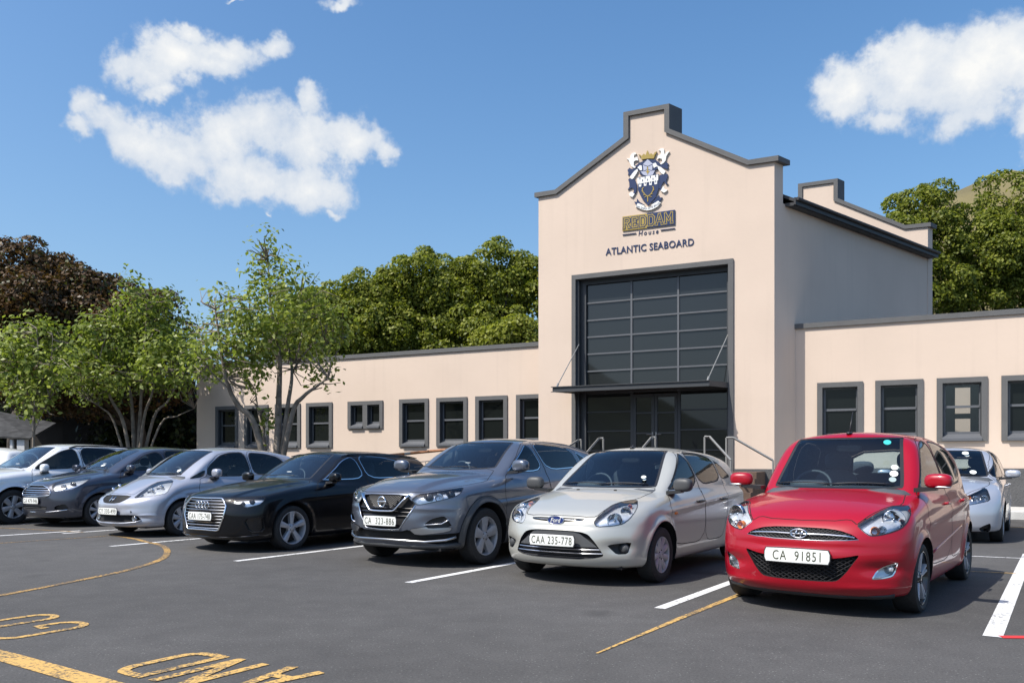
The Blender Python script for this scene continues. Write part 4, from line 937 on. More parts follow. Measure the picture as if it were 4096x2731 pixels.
# crest outlines on the gable, (along the front, height)
CREST = {'gold':[[(3.262,9.967),(3.238,10.051),(3.196,10.1),(3.16,10.133),(3.215,10.117),(3.262,10.071),(3.298,10.104),(3.333,10.126),(3.373,10.071),(3.404,10.14),(3.434,10.208),(3.467,10.129),(3.496,10.063),(3.533,10.107),(3.568,10.083),(3.599,10.042),(3.65,10.111),(3.706,10.132),(3.678,10.072),(3.643,10.021),(3.615,9.939),(3.439,9.967)],[(3.416,9.725),(3.451,9.731),(3.458,9.608),(3.5,9.586),(3.458,9.562),(3.439,9.499),(3.42,9.568),(3.378,9.6),(3.42,9.609)]],'navy':[[(3.06,9.814),(3.203,9.896),(3.439,9.95),(3.673,9.902),(3.836,9.751),(3.767,9.728),(3.72,9.621),(3.65,9.609),(3.627,9.544),(3.685,9.466),(3.533,9.444),(3.345,9.46),(3.191,9.587),(3.227,9.65),(3.155,9.684),(3.132,9.757)],[(2.893,9.493),(2.965,9.448),(3.06,9.422),(3.096,9.324),(3.113,9.184),(3.096,9.071),(3.036,8.987),(2.965,9.02),(3.012,9.059),(3.036,9.148),(2.965,9.205),(2.893,9.169),(2.84,9.165),(2.893,9.238),(2.888,9.355),(2.857,9.452)],[(3.79,9.451),(3.906,9.445),(4.021,9.439),(4.021,9.37),(3.975,9.264),(3.998,9.17),(4.037,9.157),(3.975,9.146),(3.917,9.25),(3.882,9.209),(3.836,9.125),(3.836,9.057),(3.882,9.005),(3.813,9.003),(3.771,9.089),(3.767,9.181),(3.778,9.316)],[(2.833,9.734),(2.893,9.794),(2.953,9.75),(3.06,9.734),(3.132,9.734),(3.012,9.614),(2.917,9.57),(2.845,9.593),(2.864,9.648)],[(3.743,9.731),(3.906,9.74),(3.975,9.791),(4.044,9.73),(4.009,9.672),(4.044,9.628),(4.009,9.576),(3.929,9.623),(3.836,9.66)],[(3.127,9.481),(3.76,9.478),(3.764,9.09),(3.673,8.829),(3.451,8.626),(3.274,8.838),(3.155,9.085)],[(3.036,8.795),(3.113,8.768),(3.12,8.871),(3.203,8.756),(3.345,8.656),(3.155,8.716),(3.084,8.692)],[(3.545,8.664),(3.673,8.783),(3.767,8.88),(3.783,8.802),(3.864,8.798),(3.801,8.697),(3.755,8.715)]],'white':[[(2.804,10.074),(2.905,10.047),(2.929,10.136),(2.977,10.197),(3.06,10.2),(3.108,10.16),(3.036,10.141),(3.024,10.051),(3.072,10.055),(3.132,10.073),(3.16,9.956),(3.084,9.977),(3.024,9.947),(3.024,9.843),(3.089,9.775),(3.036,9.76),(2.953,9.831),(2.905,9.931),(2.869,10.018)],[(3.755,10.163),(3.836,10.193),(3.906,10.181),(3.917,10.091),(3.929,9.998),(3.986,10.068),(4.072,10.072),(4.021,10.017),(3.975,9.934),(3.963,9.833),(3.906,9.774),(3.836,9.74),(3.801,9.756),(3.871,9.825),(3.848,9.897),(3.778,9.931),(3.72,9.901),(3.732,10.007),(3.79,10.009),(3.825,10.037),(3.825,10.128)],[(2.905,9.526),(3.036,9.668),(3.132,9.723),(3.151,9.662),(3.096,9.578),(3.0,9.454),(2.953,9.456)],[(3.72,9.723),(3.836,9.66),(3.963,9.527),(3.906,9.445),(3.848,9.476),(3.755,9.604)],[(3.132,9.757),(3.203,9.815),(3.262,9.795),(3.274,9.666),(3.215,9.664),(3.179,9.715)],[(3.592,9.801),(3.673,9.815),(3.708,9.741),(3.748,9.708),(3.65,9.689),(3.627,9.665),(3.599,9.731)],[(2.888,9.031),(2.953,9.091),(3.053,9.007),(2.977,8.926),(2.898,8.983)],[(3.82,8.991),(3.894,9.121),(3.94,9.019),(4.007,8.998),(3.986,8.956),(3.917,8.922)],[(3.132,9.462),(3.75,9.463),(3.743,9.298),(3.715,9.295),(3.715,9.2),(3.638,9.199),(3.634,9.296),(3.557,9.296),(3.557,9.195),(3.486,9.196),(3.481,9.293),(3.404,9.291),(3.399,9.195),(3.328,9.198),(3.326,9.288),(3.25,9.29),(3.246,9.194),(3.179,9.197),(3.172,9.29),(3.136,9.291)],[(3.077,8.639),(3.144,8.73),(3.345,8.633),(3.335,8.596),(3.451,8.562),(3.557,8.575),(3.545,8.623),(3.743,8.717),(3.822,8.649),(3.72,8.549),(3.557,8.488),(3.416,8.482),(3.25,8.536)]],'grey':[[(3.298,9.824),(3.439,9.95),(3.592,9.789),(3.568,9.603),(3.65,9.597),(3.592,9.48),(3.439,9.464),(3.309,9.523),(3.231,9.627),(3.314,9.626)]]}
CREST_LINES = {'ant':[[(3.439,8.88),(3.368,8.94),(3.298,9.031),(3.274,9.126),(3.312,9.16)],[(3.439,8.88),(3.533,8.94),(3.592,9.023),(3.613,9.112),(3.58,9.144)],[(3.439,8.907),(3.441,8.735)],[(3.298,9.031),(3.262,9.07)],[(3.368,8.94),(3.309,8.944)],[(3.592,9.023),(3.631,9.059)],[(3.533,8.94),(3.58,8.933)],[(3.392,8.886),(3.345,8.87)],[(3.491,8.882),(3.552,8.855)]],'vis':[[(3.309,9.81),(3.439,9.744),(3.58,9.78)],[(3.439,9.744),(3.439,9.721)],[(3.309,9.626),(3.439,9.652),(3.568,9.603)]]}
CREST_SPOTS = [(3.21,9.43),(3.364,9.428),(3.519,9.427),(3.673,9.427),(3.288,9.361),(3.439,9.359),(3.596,9.361),(3.21,9.273),(3.366,9.273),(3.519,9.274),(3.673,9.274)]
# ------------------------------------------------------------------ the school building
FA = np.array([.811, 25.04]); FE = np.array([.90357202, -.42843623]); FN = np.array([-.42843623, -.90357202]); FD = np.array([.76504478, .64397709])
def fp(s, z, o=0., q=0.):
    """point on the front: s along it, o out of it, q back along the hall"""
    p = FA + FE*s + FN*o + FD*q; return (float(p[0]), float(p[1]), z)
def fbox(m, s0, s1, o0, o1, z0, z1, mi=0):
    V = [fp(s, z, o) for z in (z0, z1) for s, o in ((s0, o0), (s1, o0), (s1, o1), (s0, o1))]
    return m.add(V, [(0,3,2,1),(4,5,6,7),(0,1,5,4),(1,2,6,5),(2,3,7,6),(3,0,4,7)], mi)
def qbox(m, s0, s1, q0, q1, z0, z1, mi=0):
    V = [fp(s, z, 0, q) for z in (z0, z1) for s, q in ((s0, q0), (s1, q0), (s1, q1), (s0, q1))]
    return m.add(V, [(0,3,2,1),(4,5,6,7),(0,1,5,4),(1,2,6,5),(2,3,7,6),(3,0,4,7)], mi)
def wall_mat(name, col):
    m = mat(name, col, .9, noise=.05, nscale=.45, bump=.12, bscale=9.); nt = m.node_tree
    n2 = nt.nodes.new('ShaderNodeTexNoise'); n2.inputs['Scale'].default_value = 70; n2.inputs['Detail'].default_value = 3
    bp = [n for n in nt.nodes if n.type == 'BUMP'][0]; b2 = nt.nodes.new('ShaderNodeBump'); b2.inputs['Strength'].default_value = .14; b2.inputs['Distance'].default_value = .01
    tc = [n for n in nt.nodes if n.type == 'TEX_COORD'][0]; nt.links.new(tc.outputs['Object'], n2.inputs['Vector']); nt.links.new(n2.outputs['Fac'], b2.inputs['Height'])
    L2 = nt.links; mp = nt.nodes.new('ShaderNodeMapping'); mp.inputs['Scale'].default_value = (2.2, 2.2, .10); n3 = nt.nodes.new('ShaderNodeTexNoise'); n3.inputs['Scale'].default_value = 2.4; n3.inputs['Detail'].default_value = 6
    L2.new(tc.outputs['Object'], mp.inputs[0]); L2.new(mp.outputs[0], n3.inputs['Vector']); r3 = nt.nodes.new('ShaderNodeMapRange'); r3.inputs[1].default_value, r3.inputs[2].default_value, r3.inputs[3].default_value, r3.inputs[4].default_value = .55, .78, 1., .95; L2.new(n3.outputs['Fac'], r3.inputs[0])
    bs = nt.nodes['Principled BSDF']; src = bs.inputs['Base Color'].links[0].from_socket; m3 = nt.nodes.new('ShaderNodeMix'); m3.data_type = 'RGBA'; m3.blend_type = 'MULTIPLY'; m3.inputs['Factor'].default_value = 1; L2.new(src, m3.inputs['A']); L2.new(r3.outputs[0], m3.inputs['B']); L2.new(m3.outputs['Result'], bs.inputs['Base Color'])
    nt.links.new(bp.outputs['Normal'], b2.inputs['Normal']); nt.links.new(b2.outputs['Normal'], nt.nodes['Principled BSDF'].inputs['Normal']); return m
M['wall'] = wall_mat('peach_plaster', (.625, .505, .41))
M['trim'] = mat('grey_trim', (.105, .105, .105), .75, noise=.06, nscale=3, bump=.25, bscale=40)
M['frame'] = mat('grey_window_frame', (.105, .11, .12), .45)
M['darkframe'] = mat('dark_steel', (.045, .048, .052), .5)
M['plinth'] = mat('grey_rough_plinth', (.085, .085, .087), .9, noise=.1, nscale=2, bump=.9, bscale=22)
M['pane'] = mat('dark_window_glass', (.018, .021, .023), .03, spec=.55); M['wpane'] = mat('dark_wing_window_glass', (.008, .010, .010), .03, spec=.3)  # wing panes: darker base and lower specular than the entrance panes
M['clear'] = glass('clear_window_glass', (.75, .78, .78), boost=1.0)
M['roof'] = mat('dark_roof_sheet', (.028, .028, .030), .55, noise=.1, nscale=1.5)
M['brick'] = mat('brown_brick', (.11, .07, .05), .85, noise=.2, nscale=12, bump=.3, bscale=30)
M['rail'] = mat('pale_steel_rail', (.27, .27, .26), .35, .3)
M['wood'] = mat('varnished_wood', (.32, .12, .04), .4, noise=.2, nscale=20)
M['navy'] = mat('navy_enamel', (.006, .022, .085), .4); M['gold'] = mat('gold_enamel', (.34, .245, .05), .4)
M['crestwhite'] = mat('white_enamel', (.78, .78, .74), .4); M['crestgrey'] = mat('lilac_grey_enamel', (.40, .42, .52), .4)

school = empty('school_building', fp(3.4, 0)); tag(school, 'peach school building with a tall gabled entrance hall and two low flat roofed wings', 'building')
sloc = Vector(school.location)
def part(m, name, mats, parent=None, smooth=False):
    o = m.build(name, mats, parent or school, smooth)
    if (parent or school) is school: o.location = -sloc
    return o
GW = .42
# gable outline
inner = [(.0, 9.34), (.60, 9.352), (2.867, 10.645), (2.867, 11.293), (3.927, 11.293), (3.927, 10.645), (6.226, 9.35), (6.93, 9.34)]
outer = [(-.11, 9.484), (.564, 9.482), (2.716, 10.711), (2.716, 11.425), (4.07, 11.425), (4.07, 10.712), (6.262, 9.48), (7.04, 9.48)]
wp = [(0, 0), (1.16, 0), (1.16, 6.78), (5.76, 6.78), (5.76, 0), (6.93, 0)] + [(s, z + .05) for s, z in inner[::-1]]
m = MB(); m.prism(wp, GW, lambda s, z, d: fp(s, z, -.0, d)); part(m, 'gable_wall', M['wall'])
cop = outer + [(s + (0 if 0 < i < 7 else (-.11 if i == 0 else .11)), z) for i, (s, z) in reversed(list(enumerate(inner)))]
m = MB(); m.prism(cop, GW + .16, lambda s, z, d: fp(s, z, .07, d)); part(m, 'gable_coping', M['trim'])
# the hall behind: side walls, back gable and roof
HQ = 9.45
m = MB(); qbox(m, 6.80, 6.91, GW + .001, HQ, 0, 8.32); qbox(m, .02, .13, GW + .001, HQ, 0, 8.32); part(m, 'side_wall', M['wall'])
m = MB(); m.prism([(0, 0), (6.93, 0)] + [(s, z + .05) for s, z in inner[::-1]], .36, lambda s, z, d: fp(s, z, 0, HQ + d)); part(m, 'back_gable_wall', M['wall'])
m = MB(); m.prism(cop, .36 + .12, lambda s, z, d: fp(s, z, 0, HQ - .06 + d)); part(m, 'back_gable_coping', M['trim'])
m = MB()
for sg in (1, -1):
    e = 3.465 + sg*3.70; r = 3.465
    V = [fp(e, 8.44, 0, GW + .1), fp(e, 8.44, 0, HQ - .07), fp(r, 10.34, 0, HQ - .07), fp(r, 10.34, 0, GW + .1)]
    V += [(x, y, z - .09) for x, y, z in V]
    m.add(V, [(0,1,2,3),(7,6,5,4),(0,4,5,1),(1,5,6,2),(2,6,7,3),(3,7,4,0)])
rf = part(m, 'roof', M['roof'])
m = MB(); qbox(m, 6.93, 7.15, GW + .12, HQ + .06, 8.25, 8.335); qbox(m, 7.16, 7.21, GW + .10, HQ + .10, 8.27, 8.46); m.tube([fp(7.255, 8.42, 0, GW + .1), fp(7.255, 8.42, 0, HQ + .10)], .045, 8)
g = m.build('eave_gutter', M['roof'], rf)
# main opening: surround, reveal, curtain wall
m = MB()
fbox(m, 1.098, 1.222, .05, -.30, 0.95, 6.71); fbox(m, 5.71, 5.85, .05, -.30, 0.95, 6.71); fbox(m, 1.098, 5.85, .05, -.30, 6.712, 6.85)
sur = part(m, 'entrance_surround', M['trim'])
m = MB(); fbox(m, 1.225, 1.46, -.22, -.34, 1.0, 6.705); fbox(m, 1.225, 1.30, -.05, -.22, 1.0, 6.70); fbox(m, 1.46, 5.705, -.22, -.34, 6.58, 6.705); fbox(m, 5.63, 5.705, -.22, -.34, 1.0, 6.58)
m.build('reveal_lining', M['darkframe'], sur)
cw = MB(); O0, O1 = -.27, -.33
for s in (2.858, 4.245): fbox(cw, s - .028, s + .028, O0, O1, 3.30, 6.58)
for z in (6.03, 5.51, 5.01, 4.50, 3.985): fbox(cw, 1.46, 2.829, O0 - .003, O1, z - .022, z + .022); fbox(cw, 2.887, 4.216, O0 - .003, O1, z - .022, z + .022); fbox(cw, 4.274, 5.63, O0 - .003, O1, z - .022, z + .022)
cwo = cw.build('mullion_grid', M['frame'], sur)
# panes, one per opening
def pane(parent, s0, s1, z0, z1, o=-.31, mt='wpane'):
    m = MB(); fbox(m, s0, s1, o, o - .012, z0, z1); return m.build('pane', M[mt], parent)
zz = [3.46, 3.963, 4.478, 4.988, 5.488, 6.008, 6.58]
cols = [(1.46, 2.83), (2.886, 4.217), (4.273, 5.63)]
gl = MB()
for s0, s1 in cols:
    for i in range(6): fbox(gl, s0, s1, -.31, -.322, zz[i] + (.022 if i else 0), zz[i+1] - .0)
gl.build('glazing', M['pane'], sur)
lo = MB()
for s0, s1 in ((1.46, 2.83), (4.30, 5.63)):
    for z in (2.75, 2.18, 1.60): fbox(lo, s0, s1, O0, O1, z - .018, z + .018)
for s in (2.87, 4.27): fbox(lo, s - .04, s + .04, O0, O1, 1.0, 3.29)
fbox(lo, 1.46, 5.63, O0 - .004, O1, 3.292, 3.46)
lo.build('lower_mullions', M['darkframe'], sur)
for s0, s1 in ((1.46, 2.83), (4.31, 5.63)):
    gl = MB(); fbox(gl, s0, s1, -.31, -.322, 1.0, 3.29); gl.build('lower_glazing', M['pane'], sur)
for s0, s1, hs in ((2.915, 3.545, 3.50), (3.555, 4.225, 3.60)):
    d = MB(); w = .085
    fbox(d, s0, s0 + w, -.26, -.32, 1.0, 3.24); fbox(d, s1 - w, s1, -.26, -.32, 1.0, 3.24); fbox(d, s0 + w, s1 - w, -.26, -.32, 3.14, 3.24); fbox(d, s0 + w, s1 - w, -.26, -.32, 1.0, 1.25)
    for z in (2.69, 2.10): fbox(d, s0 + w, s1 - w, -.263, -.32, z - .02, z + .02)
    do = part(d, 'entrance_door', M['darkframe'])
    p = MB(); fbox(p, s0 + w, s1 - w, -.295, -.305, 1.25, 3.14); p.build('door_pane', M['pane'], do)
    h = MB(); fbox(h, hs - .022, hs + .022, -.24, -.26, 1.93, 2.13); sg = -1 if hs < 3.55 else 1; h.tube([fp(hs, 2.06, -.20), fp(hs + sg*.17, 2.06, -.20)], .012, 6); h.tube([fp(hs, 2.06, -.25), fp(hs, 2.06, -.20)], .012, 6); h.build('door_handle', M['rail'], do)
# canopy and its tie rods
m = MB(); qbox(m, 1.25, 5.70, -.89, .3, 3.335, 3.40); qbox(m, 1.20, 5.75, -.93, -.892, 3.298, 3.455); qbox(m, 5.70, 5.742, -.89, .0, 3.30, 3.45); qbox(m, 1.21, 1.249, -.89, .0, 3.30, 3.45)
qbox(m, 1.18, 5.77, -.97, -.931, 3.435, 3.458); qbox(m, 1.18, 5.77, -.97, -.931, 3.296, 3.315)
can = part(m, 'entrance_canopy', M['darkframe'])
for s0, s1 in ((1.28, 1.30), (5.66, 5.69)):
    t = MB(); t.tube([fp(s0, 3.46, 0, -.86), fp(s1, 4.78, -.05, 0)], .014, 6); t.tube([fp(s0, 3.44, 0, -.86), fp(s0, 3.56, 0, -.80)], .03, 6); t.build('tie_rod', M['rail'], can)
# the wings
WO = -.996
def window(parent, s0, s1, z0=1.78, z1=3.425, w=.135, double=False):
    m = MB(); a, b = WO + .045, WO - .02
    fbox(m, s0, s0 + w, a, b, z0, z1); fbox(m, s1 - w, s1, a, b, z0, z1); fbox(m, s0 + w, s1 - w, a, b, z1 - w, z1); fbox(m, s0 + w, s1 - w, a - .002, b, z0, z0 + .05)
    mids = [(s0 + w, s1 - w)]
    if double:
        c = (s0 + s1)/2; fbox(m, c - .10, c + .10, a - .002, b, z0 + .05, z1 - w); mids = [(s0 + w, c - .10), (c + .10, s1 - w)]
    wi = part(m, 'window', M['trim'])
    for p0, p1 in mids:
        f = MB(); i0, i1 = WO - .13, WO - .17; g = .075
        fbox(f, p0, p0 + g, i0, i1, z0 + .06, z1 - w); fbox(f, p1 - .045, p1, i0, i1, z0 + .06, z1 - w); fbox(f, p0 + g, p1 - .045, i0, i1, z1 - w - .05, z1 - w); fbox(f, p0 + g, p1 - .045, i0, i1, z0 + .19, z0 + .25)
        if not double: fbox(f, p0 + g*.6, p1 - .03, i0 + .02, i1, (z0 + z1)/2 + .045, (z0 + z1)/2 + .105)
        f.build('sash', M['frame'], wi)
        r = MB(); fbox(r, p0 - .005, p0 + .02, WO - .022, WO - .20, z0 + .05, z1 - w); fbox(r, p1 - .02, p1 + .005, WO - .022, WO - .20, z0 + .05, z1 - w); fbox(r, p0 + .02, p1 - .02, WO - .022, WO - .20, z1 - w - .02, z1 - w); r.build('reveal', M['darkframe'], wi)
        pane(wi, p0 + .02, p1 - .02, z0 + .06, z1 - w, WO - .15, 'clear' if s0 in (10.85,) else 'wpane')
        k = MB(); V = [fp(p0, z0 + .19, WO - .13), fp(p1, z0 + .19, WO - .13), fp(p1 + .01, z0 + .075, WO + .10), fp(p0 - .01, z0 + .075, WO + .10), fp(p0, z0 + .03, WO - .13), fp(p1, z0 + .03, WO - .13), fp(p1 + .01, z0 + .01, WO + .10), fp(p0 - .01, z0 + .01, WO + .10)]
        k.add(V, [(0,1,2,3),(7,6,5,4),(3,2,6,7),(0,4,5,1),(0,3,7,4),(1,5,6,2)]); k.build('sill', M['frame'], wi)
    return wi
def wing(s0, s1, wins, top=4.96):
    """wall pieces between and round the windows, then parapet coping, plinth and the windows"""
    m = MB(); o1 = WO - .28; x = s0; xs = sorted(wins)
    for w in xs:
        a, b, z0, z1 = w[0] + .07, w[1] - .07, w[2] + .04, w[3] - .07
        fbox(m, x, a, WO, o1, 0, top); fbox(m, a, b, WO, o1, 0, z0); fbox(m, a, b, WO, o1, z1, top); x = b
    fbox(m, x, s1, WO, o1, 0, top)
    fbox(m, s0, s0 + .28, o1 - .001, WO - 7, 0, top); fbox(m, s1 - .28, s1, o1 - .001, WO - 7, 0, top)
    part(m, 'wing_wall', M['wall'])
    c = MB(); fbox(c, s0 - .04, s1 + .04, WO + .055, WO - .36, 4.955, 5.09); part(c, 'parapet_coping', M['trim'])
    r = MB(); fbox(r, s0 + .28, s1 - .28, o1 - .01, WO - 7, 4.60, 4.70); part(r, 'flat_roof', M['roof'])
    p = MB(); fbox(p, s0 - .01, s1 + .01, WO + .03, WO + .002, 0, 1.095); part(p, 'plinth', M['plinth'])
    for w in xs: window(school, w[0], w[1], w[2], w[3], double=len(w) > 4)
WZ = (1.79, 3.43)
wing(-15.2, -.002, [(-14.18, -13.03, *WZ), (-12.70, -11.53, *WZ), (-11.20, -10.0, *WZ), (-9.73, -8.55, *WZ), (-7.86, -6.36, 2.445, 3.42, 1), (-5.68, -4.51, *WZ), (-4.19, -3.01, *WZ), (-2.70, -1.53, *WZ), (-1.21, -.04, *WZ)])
wing(6.95, 21., [(7.93, 9.09, *WZ), (9.39, 10.54, *WZ), (10.85, 12.0, *WZ), (12.30, 13.45, *WZ), (13.75, 14.9, *WZ), (15.2, 16.35, *WZ)])
for a, b in ((-.01, 1.09), (5.86, 6.94)): m = MB(); fbox(m, a, b, .03, .002, 0, 1.07); part(m, 'plinth', M['plinth'])
# crest and lettering on the gable
# the room behind two right wing windows, its back window and the sunny court wall outside
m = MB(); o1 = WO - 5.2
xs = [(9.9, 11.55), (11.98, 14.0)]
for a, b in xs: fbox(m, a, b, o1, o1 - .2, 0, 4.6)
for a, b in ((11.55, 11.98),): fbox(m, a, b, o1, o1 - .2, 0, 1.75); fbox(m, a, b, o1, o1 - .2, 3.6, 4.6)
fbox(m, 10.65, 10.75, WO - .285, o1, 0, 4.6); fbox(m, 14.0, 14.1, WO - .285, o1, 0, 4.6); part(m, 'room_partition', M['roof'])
m = MB()
fbox(m, 11.55, 11.98, o1 - .05, o1 - .12, 2.62, 2.78); part(m, 'back_window_bars', M['darkframe'])
m = MB(); fbox(m, 7.2, 20, WO - 13, WO - 13.3, 0, 4.3); cwl = m.build('court_wall', M['wall']); tag(cwl, 'sunlit cream court wall glimpsed through the right wing windows', 'wall')
def flat(polys, name, mt, o, th, parent):
    m = MB()
    for p in polys: m.prism(p, th, lambda s, z, d, o=o: fp(s, z, o - d))
    return m.build(name, mt, parent)
cr = part(MB(), 'crest', [M['navy']]) if 0 else None
m = MB()
for p in CREST['navy']: m.prism(p, .035, lambda s, z, d: fp(s, z, .040 - d))
cr = part(m, 'crest', M['navy'])
flat(CREST['white'], 'crest_ornament', M['crestwhite'], .047, .04, cr)
flat(CREST['grey'], 'crest_helmet', M['crestgrey'], .050, .04, cr)
flat(CREST['gold'], 'crest_crown', M['gold'], .056, .046, cr)
def stroke(m, a, b, w, o, th=.012, mi=0, ext=0.):
    a, b = np.array(a), np.array(b); t = (b - a)/max(np.linalg.norm(b - a), 1e-9); n = np.array([-t[1], t[0]])*w/2; a = a - t*ext; b = b + t*ext
    return m.prism([tuple(a - n), tuple(b - n), tuple(b + n), tuple(a + n)], th, lambda s, z, d: fp(s, z, o - d), mi)
m = MB()
for k, L_ in enumerate(CREST_LINES['ant']):
    for i in range(len(L_) - 1): stroke(m, L_[i], L_[i+1], .026 if k < 3 else .016, .050 + k*.0006 + i*.0002, .006, ext=.004)
m.build('crest_stag', M['gold'], cr)
m = MB()
for k, L_ in enumerate(CREST_LINES['vis']):
    for i in range(len(L_) - 1): stroke(m, L_[i], L_[i+1], .014, .0535 + k*.0005 + i*.0002, .004)
for s, z in CREST_SPOTS:
    m.prism([(s, z + .024), (s + .018, z - .012), (s, z - .034), (s - .018, z - .012)], .004, lambda a, b, d: fp(a, b, .050 - d))
    m.prism([(s - .02, z + .016), (s + .02, z + .016), (s, z + .034)], .003, lambda a, b, d: fp(a, b, .0505 - d))
m.build('crest_marking', M['navy'], cr)
me = text_mesh('WE SHALL GIVE BACK', 'crest_motto', M['navy'], 1., bold=.02, space=1.05)
fit_mesh(me, (3.10, 0, 3.80, .065), lambda u, v, w: fp(u, 8.515 + v + .85*(u - 3.44)**2, .0485)); link('crest_motto', me, cr)
# name board in two colours with slab letters
STRK = {'R': ([(0,0),(0,1)], [(0,1),(.55,1),(.72,.88),(.72,.66),(.55,.54),(0,.54)], [(.36,.54),(.72,0)]), 'E': ([(0,0),(0,1)], [(0,1),(.68,1),(.68,.82)], [(0,.52),(.5,.52)], [(0,0),(.68,0),(.68,.2)]),
        'D': ([(0,0),(0,1)], [(0,1),(.5,1),(.74,.78),(.74,.22),(.5,0),(0,0)]), 'A': ([(0,0),(.36,1),(.46,1),(.82,0)], [(.14,.32),(.68,.32)]), 'M': ([(0,0),(0,1)], [(0,1),(.42,.35),(.84,1)], [(.84,1),(.84,0)])}
SERIF = {'R': [(0,0),(.72,0)], 'E': [], 'D': [], 'A': [(0,0),(.82,0)], 'M': [(0,0),(.84,0)]}
bd = MB(); bd.prism([(2.68, 7.985), (3.4135, 7.985), (3.4135, 8.40), (2.68, 8.40)], .03, lambda s, z, d: fp(s, z, .035 - d), 0); bd.prism([(3.4145, 7.985), (4.227, 7.985), (4.227, 8.40), (3.4145, 8.40)], .03, lambda s, z, d: fp(s, z, .0352 - d), 1)
bo = part(bd, 'name_board', [M['gold'], M['navy']])
cell = [(2.735, 'R'), (2.975, 'E'), (3.215, 'D'), (3.455, 'D'), (3.69, 'A'), (3.955, 'M')]
for nm, w, o, pick in (('name_letter_edge', .075, .039, 0), ('name_letter_fill', .030, .0415, 1)):
    m = MB(); c = 0
    for i, (s0, L_) in enumerate(cell):
        mi = (i >= 3) ^ pick; W, Hh, z0 = .215, .27, 8.055
        for st in STRK[L_]:
            for j in range(len(st) - 1):
                c += 1; stroke(m, (s0 + st[j][0]*W, z0 + st[j][1]*Hh), (s0 + st[j+1][0]*W, z0 + st[j+1][1]*Hh), w, o + (c % 7)*.0002, .003, int(mi), w/2)
        for x, y in SERIF[L_]: c += 1; stroke(m, (s0 + x*W - .025, z0), (s0 + x*W + .025, z0), w, o + (c % 7)*.0002, .003, int(mi), w/3)
    m.build(nm, [M['navy'], M['gold']], bo)
for a, b in ((2.68, 3.085), (3.81, 4.227)): ln = MB(); stroke(ln, (a, 7.877), (b, 7.877), .02, .03, .02); part(ln, 'name_rule', M['navy'])
me = text_mesh('House', 'house_lettering', M['navy'], 1., bold=.0, shear=.18, depth=.04, space=1.35); fit_mesh(me, (3.155, 7.795, 3.745, 7.93), lambda u, v, w: fp(u, v, .010 + w*.1)); o = link('house_lettering', me, school); o.location = -sloc
me = text_mesh('ATLANTIC SEABOARD', 'campus_lettering', M['navy'], 1., bold=.012, depth=.05, space=1.04); fit_mesh(me, (2.16, 7.335, 4.76, 7.54), lambda u, v, w: fp(u, v, .012 + w*.12)); o = link('campus_lettering', me, school); o.location = -sloc

# ------------------------------------------------------------------ steps, rails, ramp rail, kerb
st = MB(); fbox(st, .9, 6.7, 0.035, 1.55, 0, 1.0)
for i in range(5): fbox(st, .9, 6.7, 1.55 + .3*i + .001*i, 1.85 + .3*i + .001*i, 0, .835 - .165*i)
so = st.build('entrance_steps', M['brick'], None); tag(so, 'brown brick steps rising to the glass entrance, seen between the silver and the red car', 'steps')
def handrail(pts, label):
    m = MB(); m.tube(pts, .030, 4); b = empty('handrail', (pts[0][0], pts[0][1], 0)); o = m.build('top_rail', M['rail'], b); o.location = (-pts[0][0], -pts[0][1], 0)
    for p in (pts[0], pts[-1]):
        q = MB(); q.tube([(p[0], p[1], max(p[2] - 1.0, 0)), (p[0], p[1], p[2])], .026, 4); k = q.build('post', M['rail'], b); k.location = (-pts[0][0], -pts[0][1], 0)
    tag(b, label, 'handrail', 'handrails of the entrance steps')
handrail([(4.91, 20.87, 1.90), (5.02, 20.80, 1.90), (5.33, 19.95, 1.30)], 'pale square handrail slanting steeply right, above the rear of the silver hatchback')
handrail([(5.68, 21.7, 1.90), (5.85, 21.64, 1.90), (6.76, 21.2, 1.30)], 'long pale handrail slanting down right in front of the right gable corner')
handrail([(2.48, 22.24, 1.90), (2.36, 22.29, 1.90), (1.90, 21.3, 1.45)], 'pale handrail slanting down left, above the front of the silver hatchback roof')
handrail([(2.02, 23.86, 1.90), (1.93, 23.9, 1.90), (1.60, 23.3, 1.70)], 'short pale handrail at the far left of the glass entrance')
handrail([(3.74, 21.36, 1.90), (3.64, 21.4, 1.90), (3.30, 20.75, 1.60)], 'pale handrail below the door handles, middle of the entrance')
b = empty('ramp_railing', (-3.5, 26., 0)); tag(b, 'wooden topped ramp railing with thin pickets beside the left wing', 'railing')
A_, B_ = Vector((-4.9, 26.62, 1.39)), Vector((-1.6, 25.05, 1.68)); L0 = Vector((-3.5, 26., 0))
m = MB(); m.tube([A_, A_.lerp(B_, .46)], .045, 8); m.tube([A_.lerp(B_, .52), B_], .045, 8); o = m.build('top_rail', M['wood'], b, smooth=40); o.location = -L0
m = MB(); m.tube([A_.lerp(B_, .46), A_.lerp(B_, .52)], .047, 8); m.tube([A_ - Vector((0,0,.3)), B_ - Vector((0,0,.3))], .015, 6); o = m.build('rail_joint', M['rail'], b); o.location = -L0
for t in np.linspace(0, 1, 22):
    p = A_.lerp(B_, float(t)); m = MB(); m.tube([(p.x, p.y, 0), (p.x, p.y, p.z - (.30 if 0 < t < 1 else .04))], .010 if 0 < t < 1 else .02, 5); o = m.build('picket', M['rail'], b); o.location = -L0
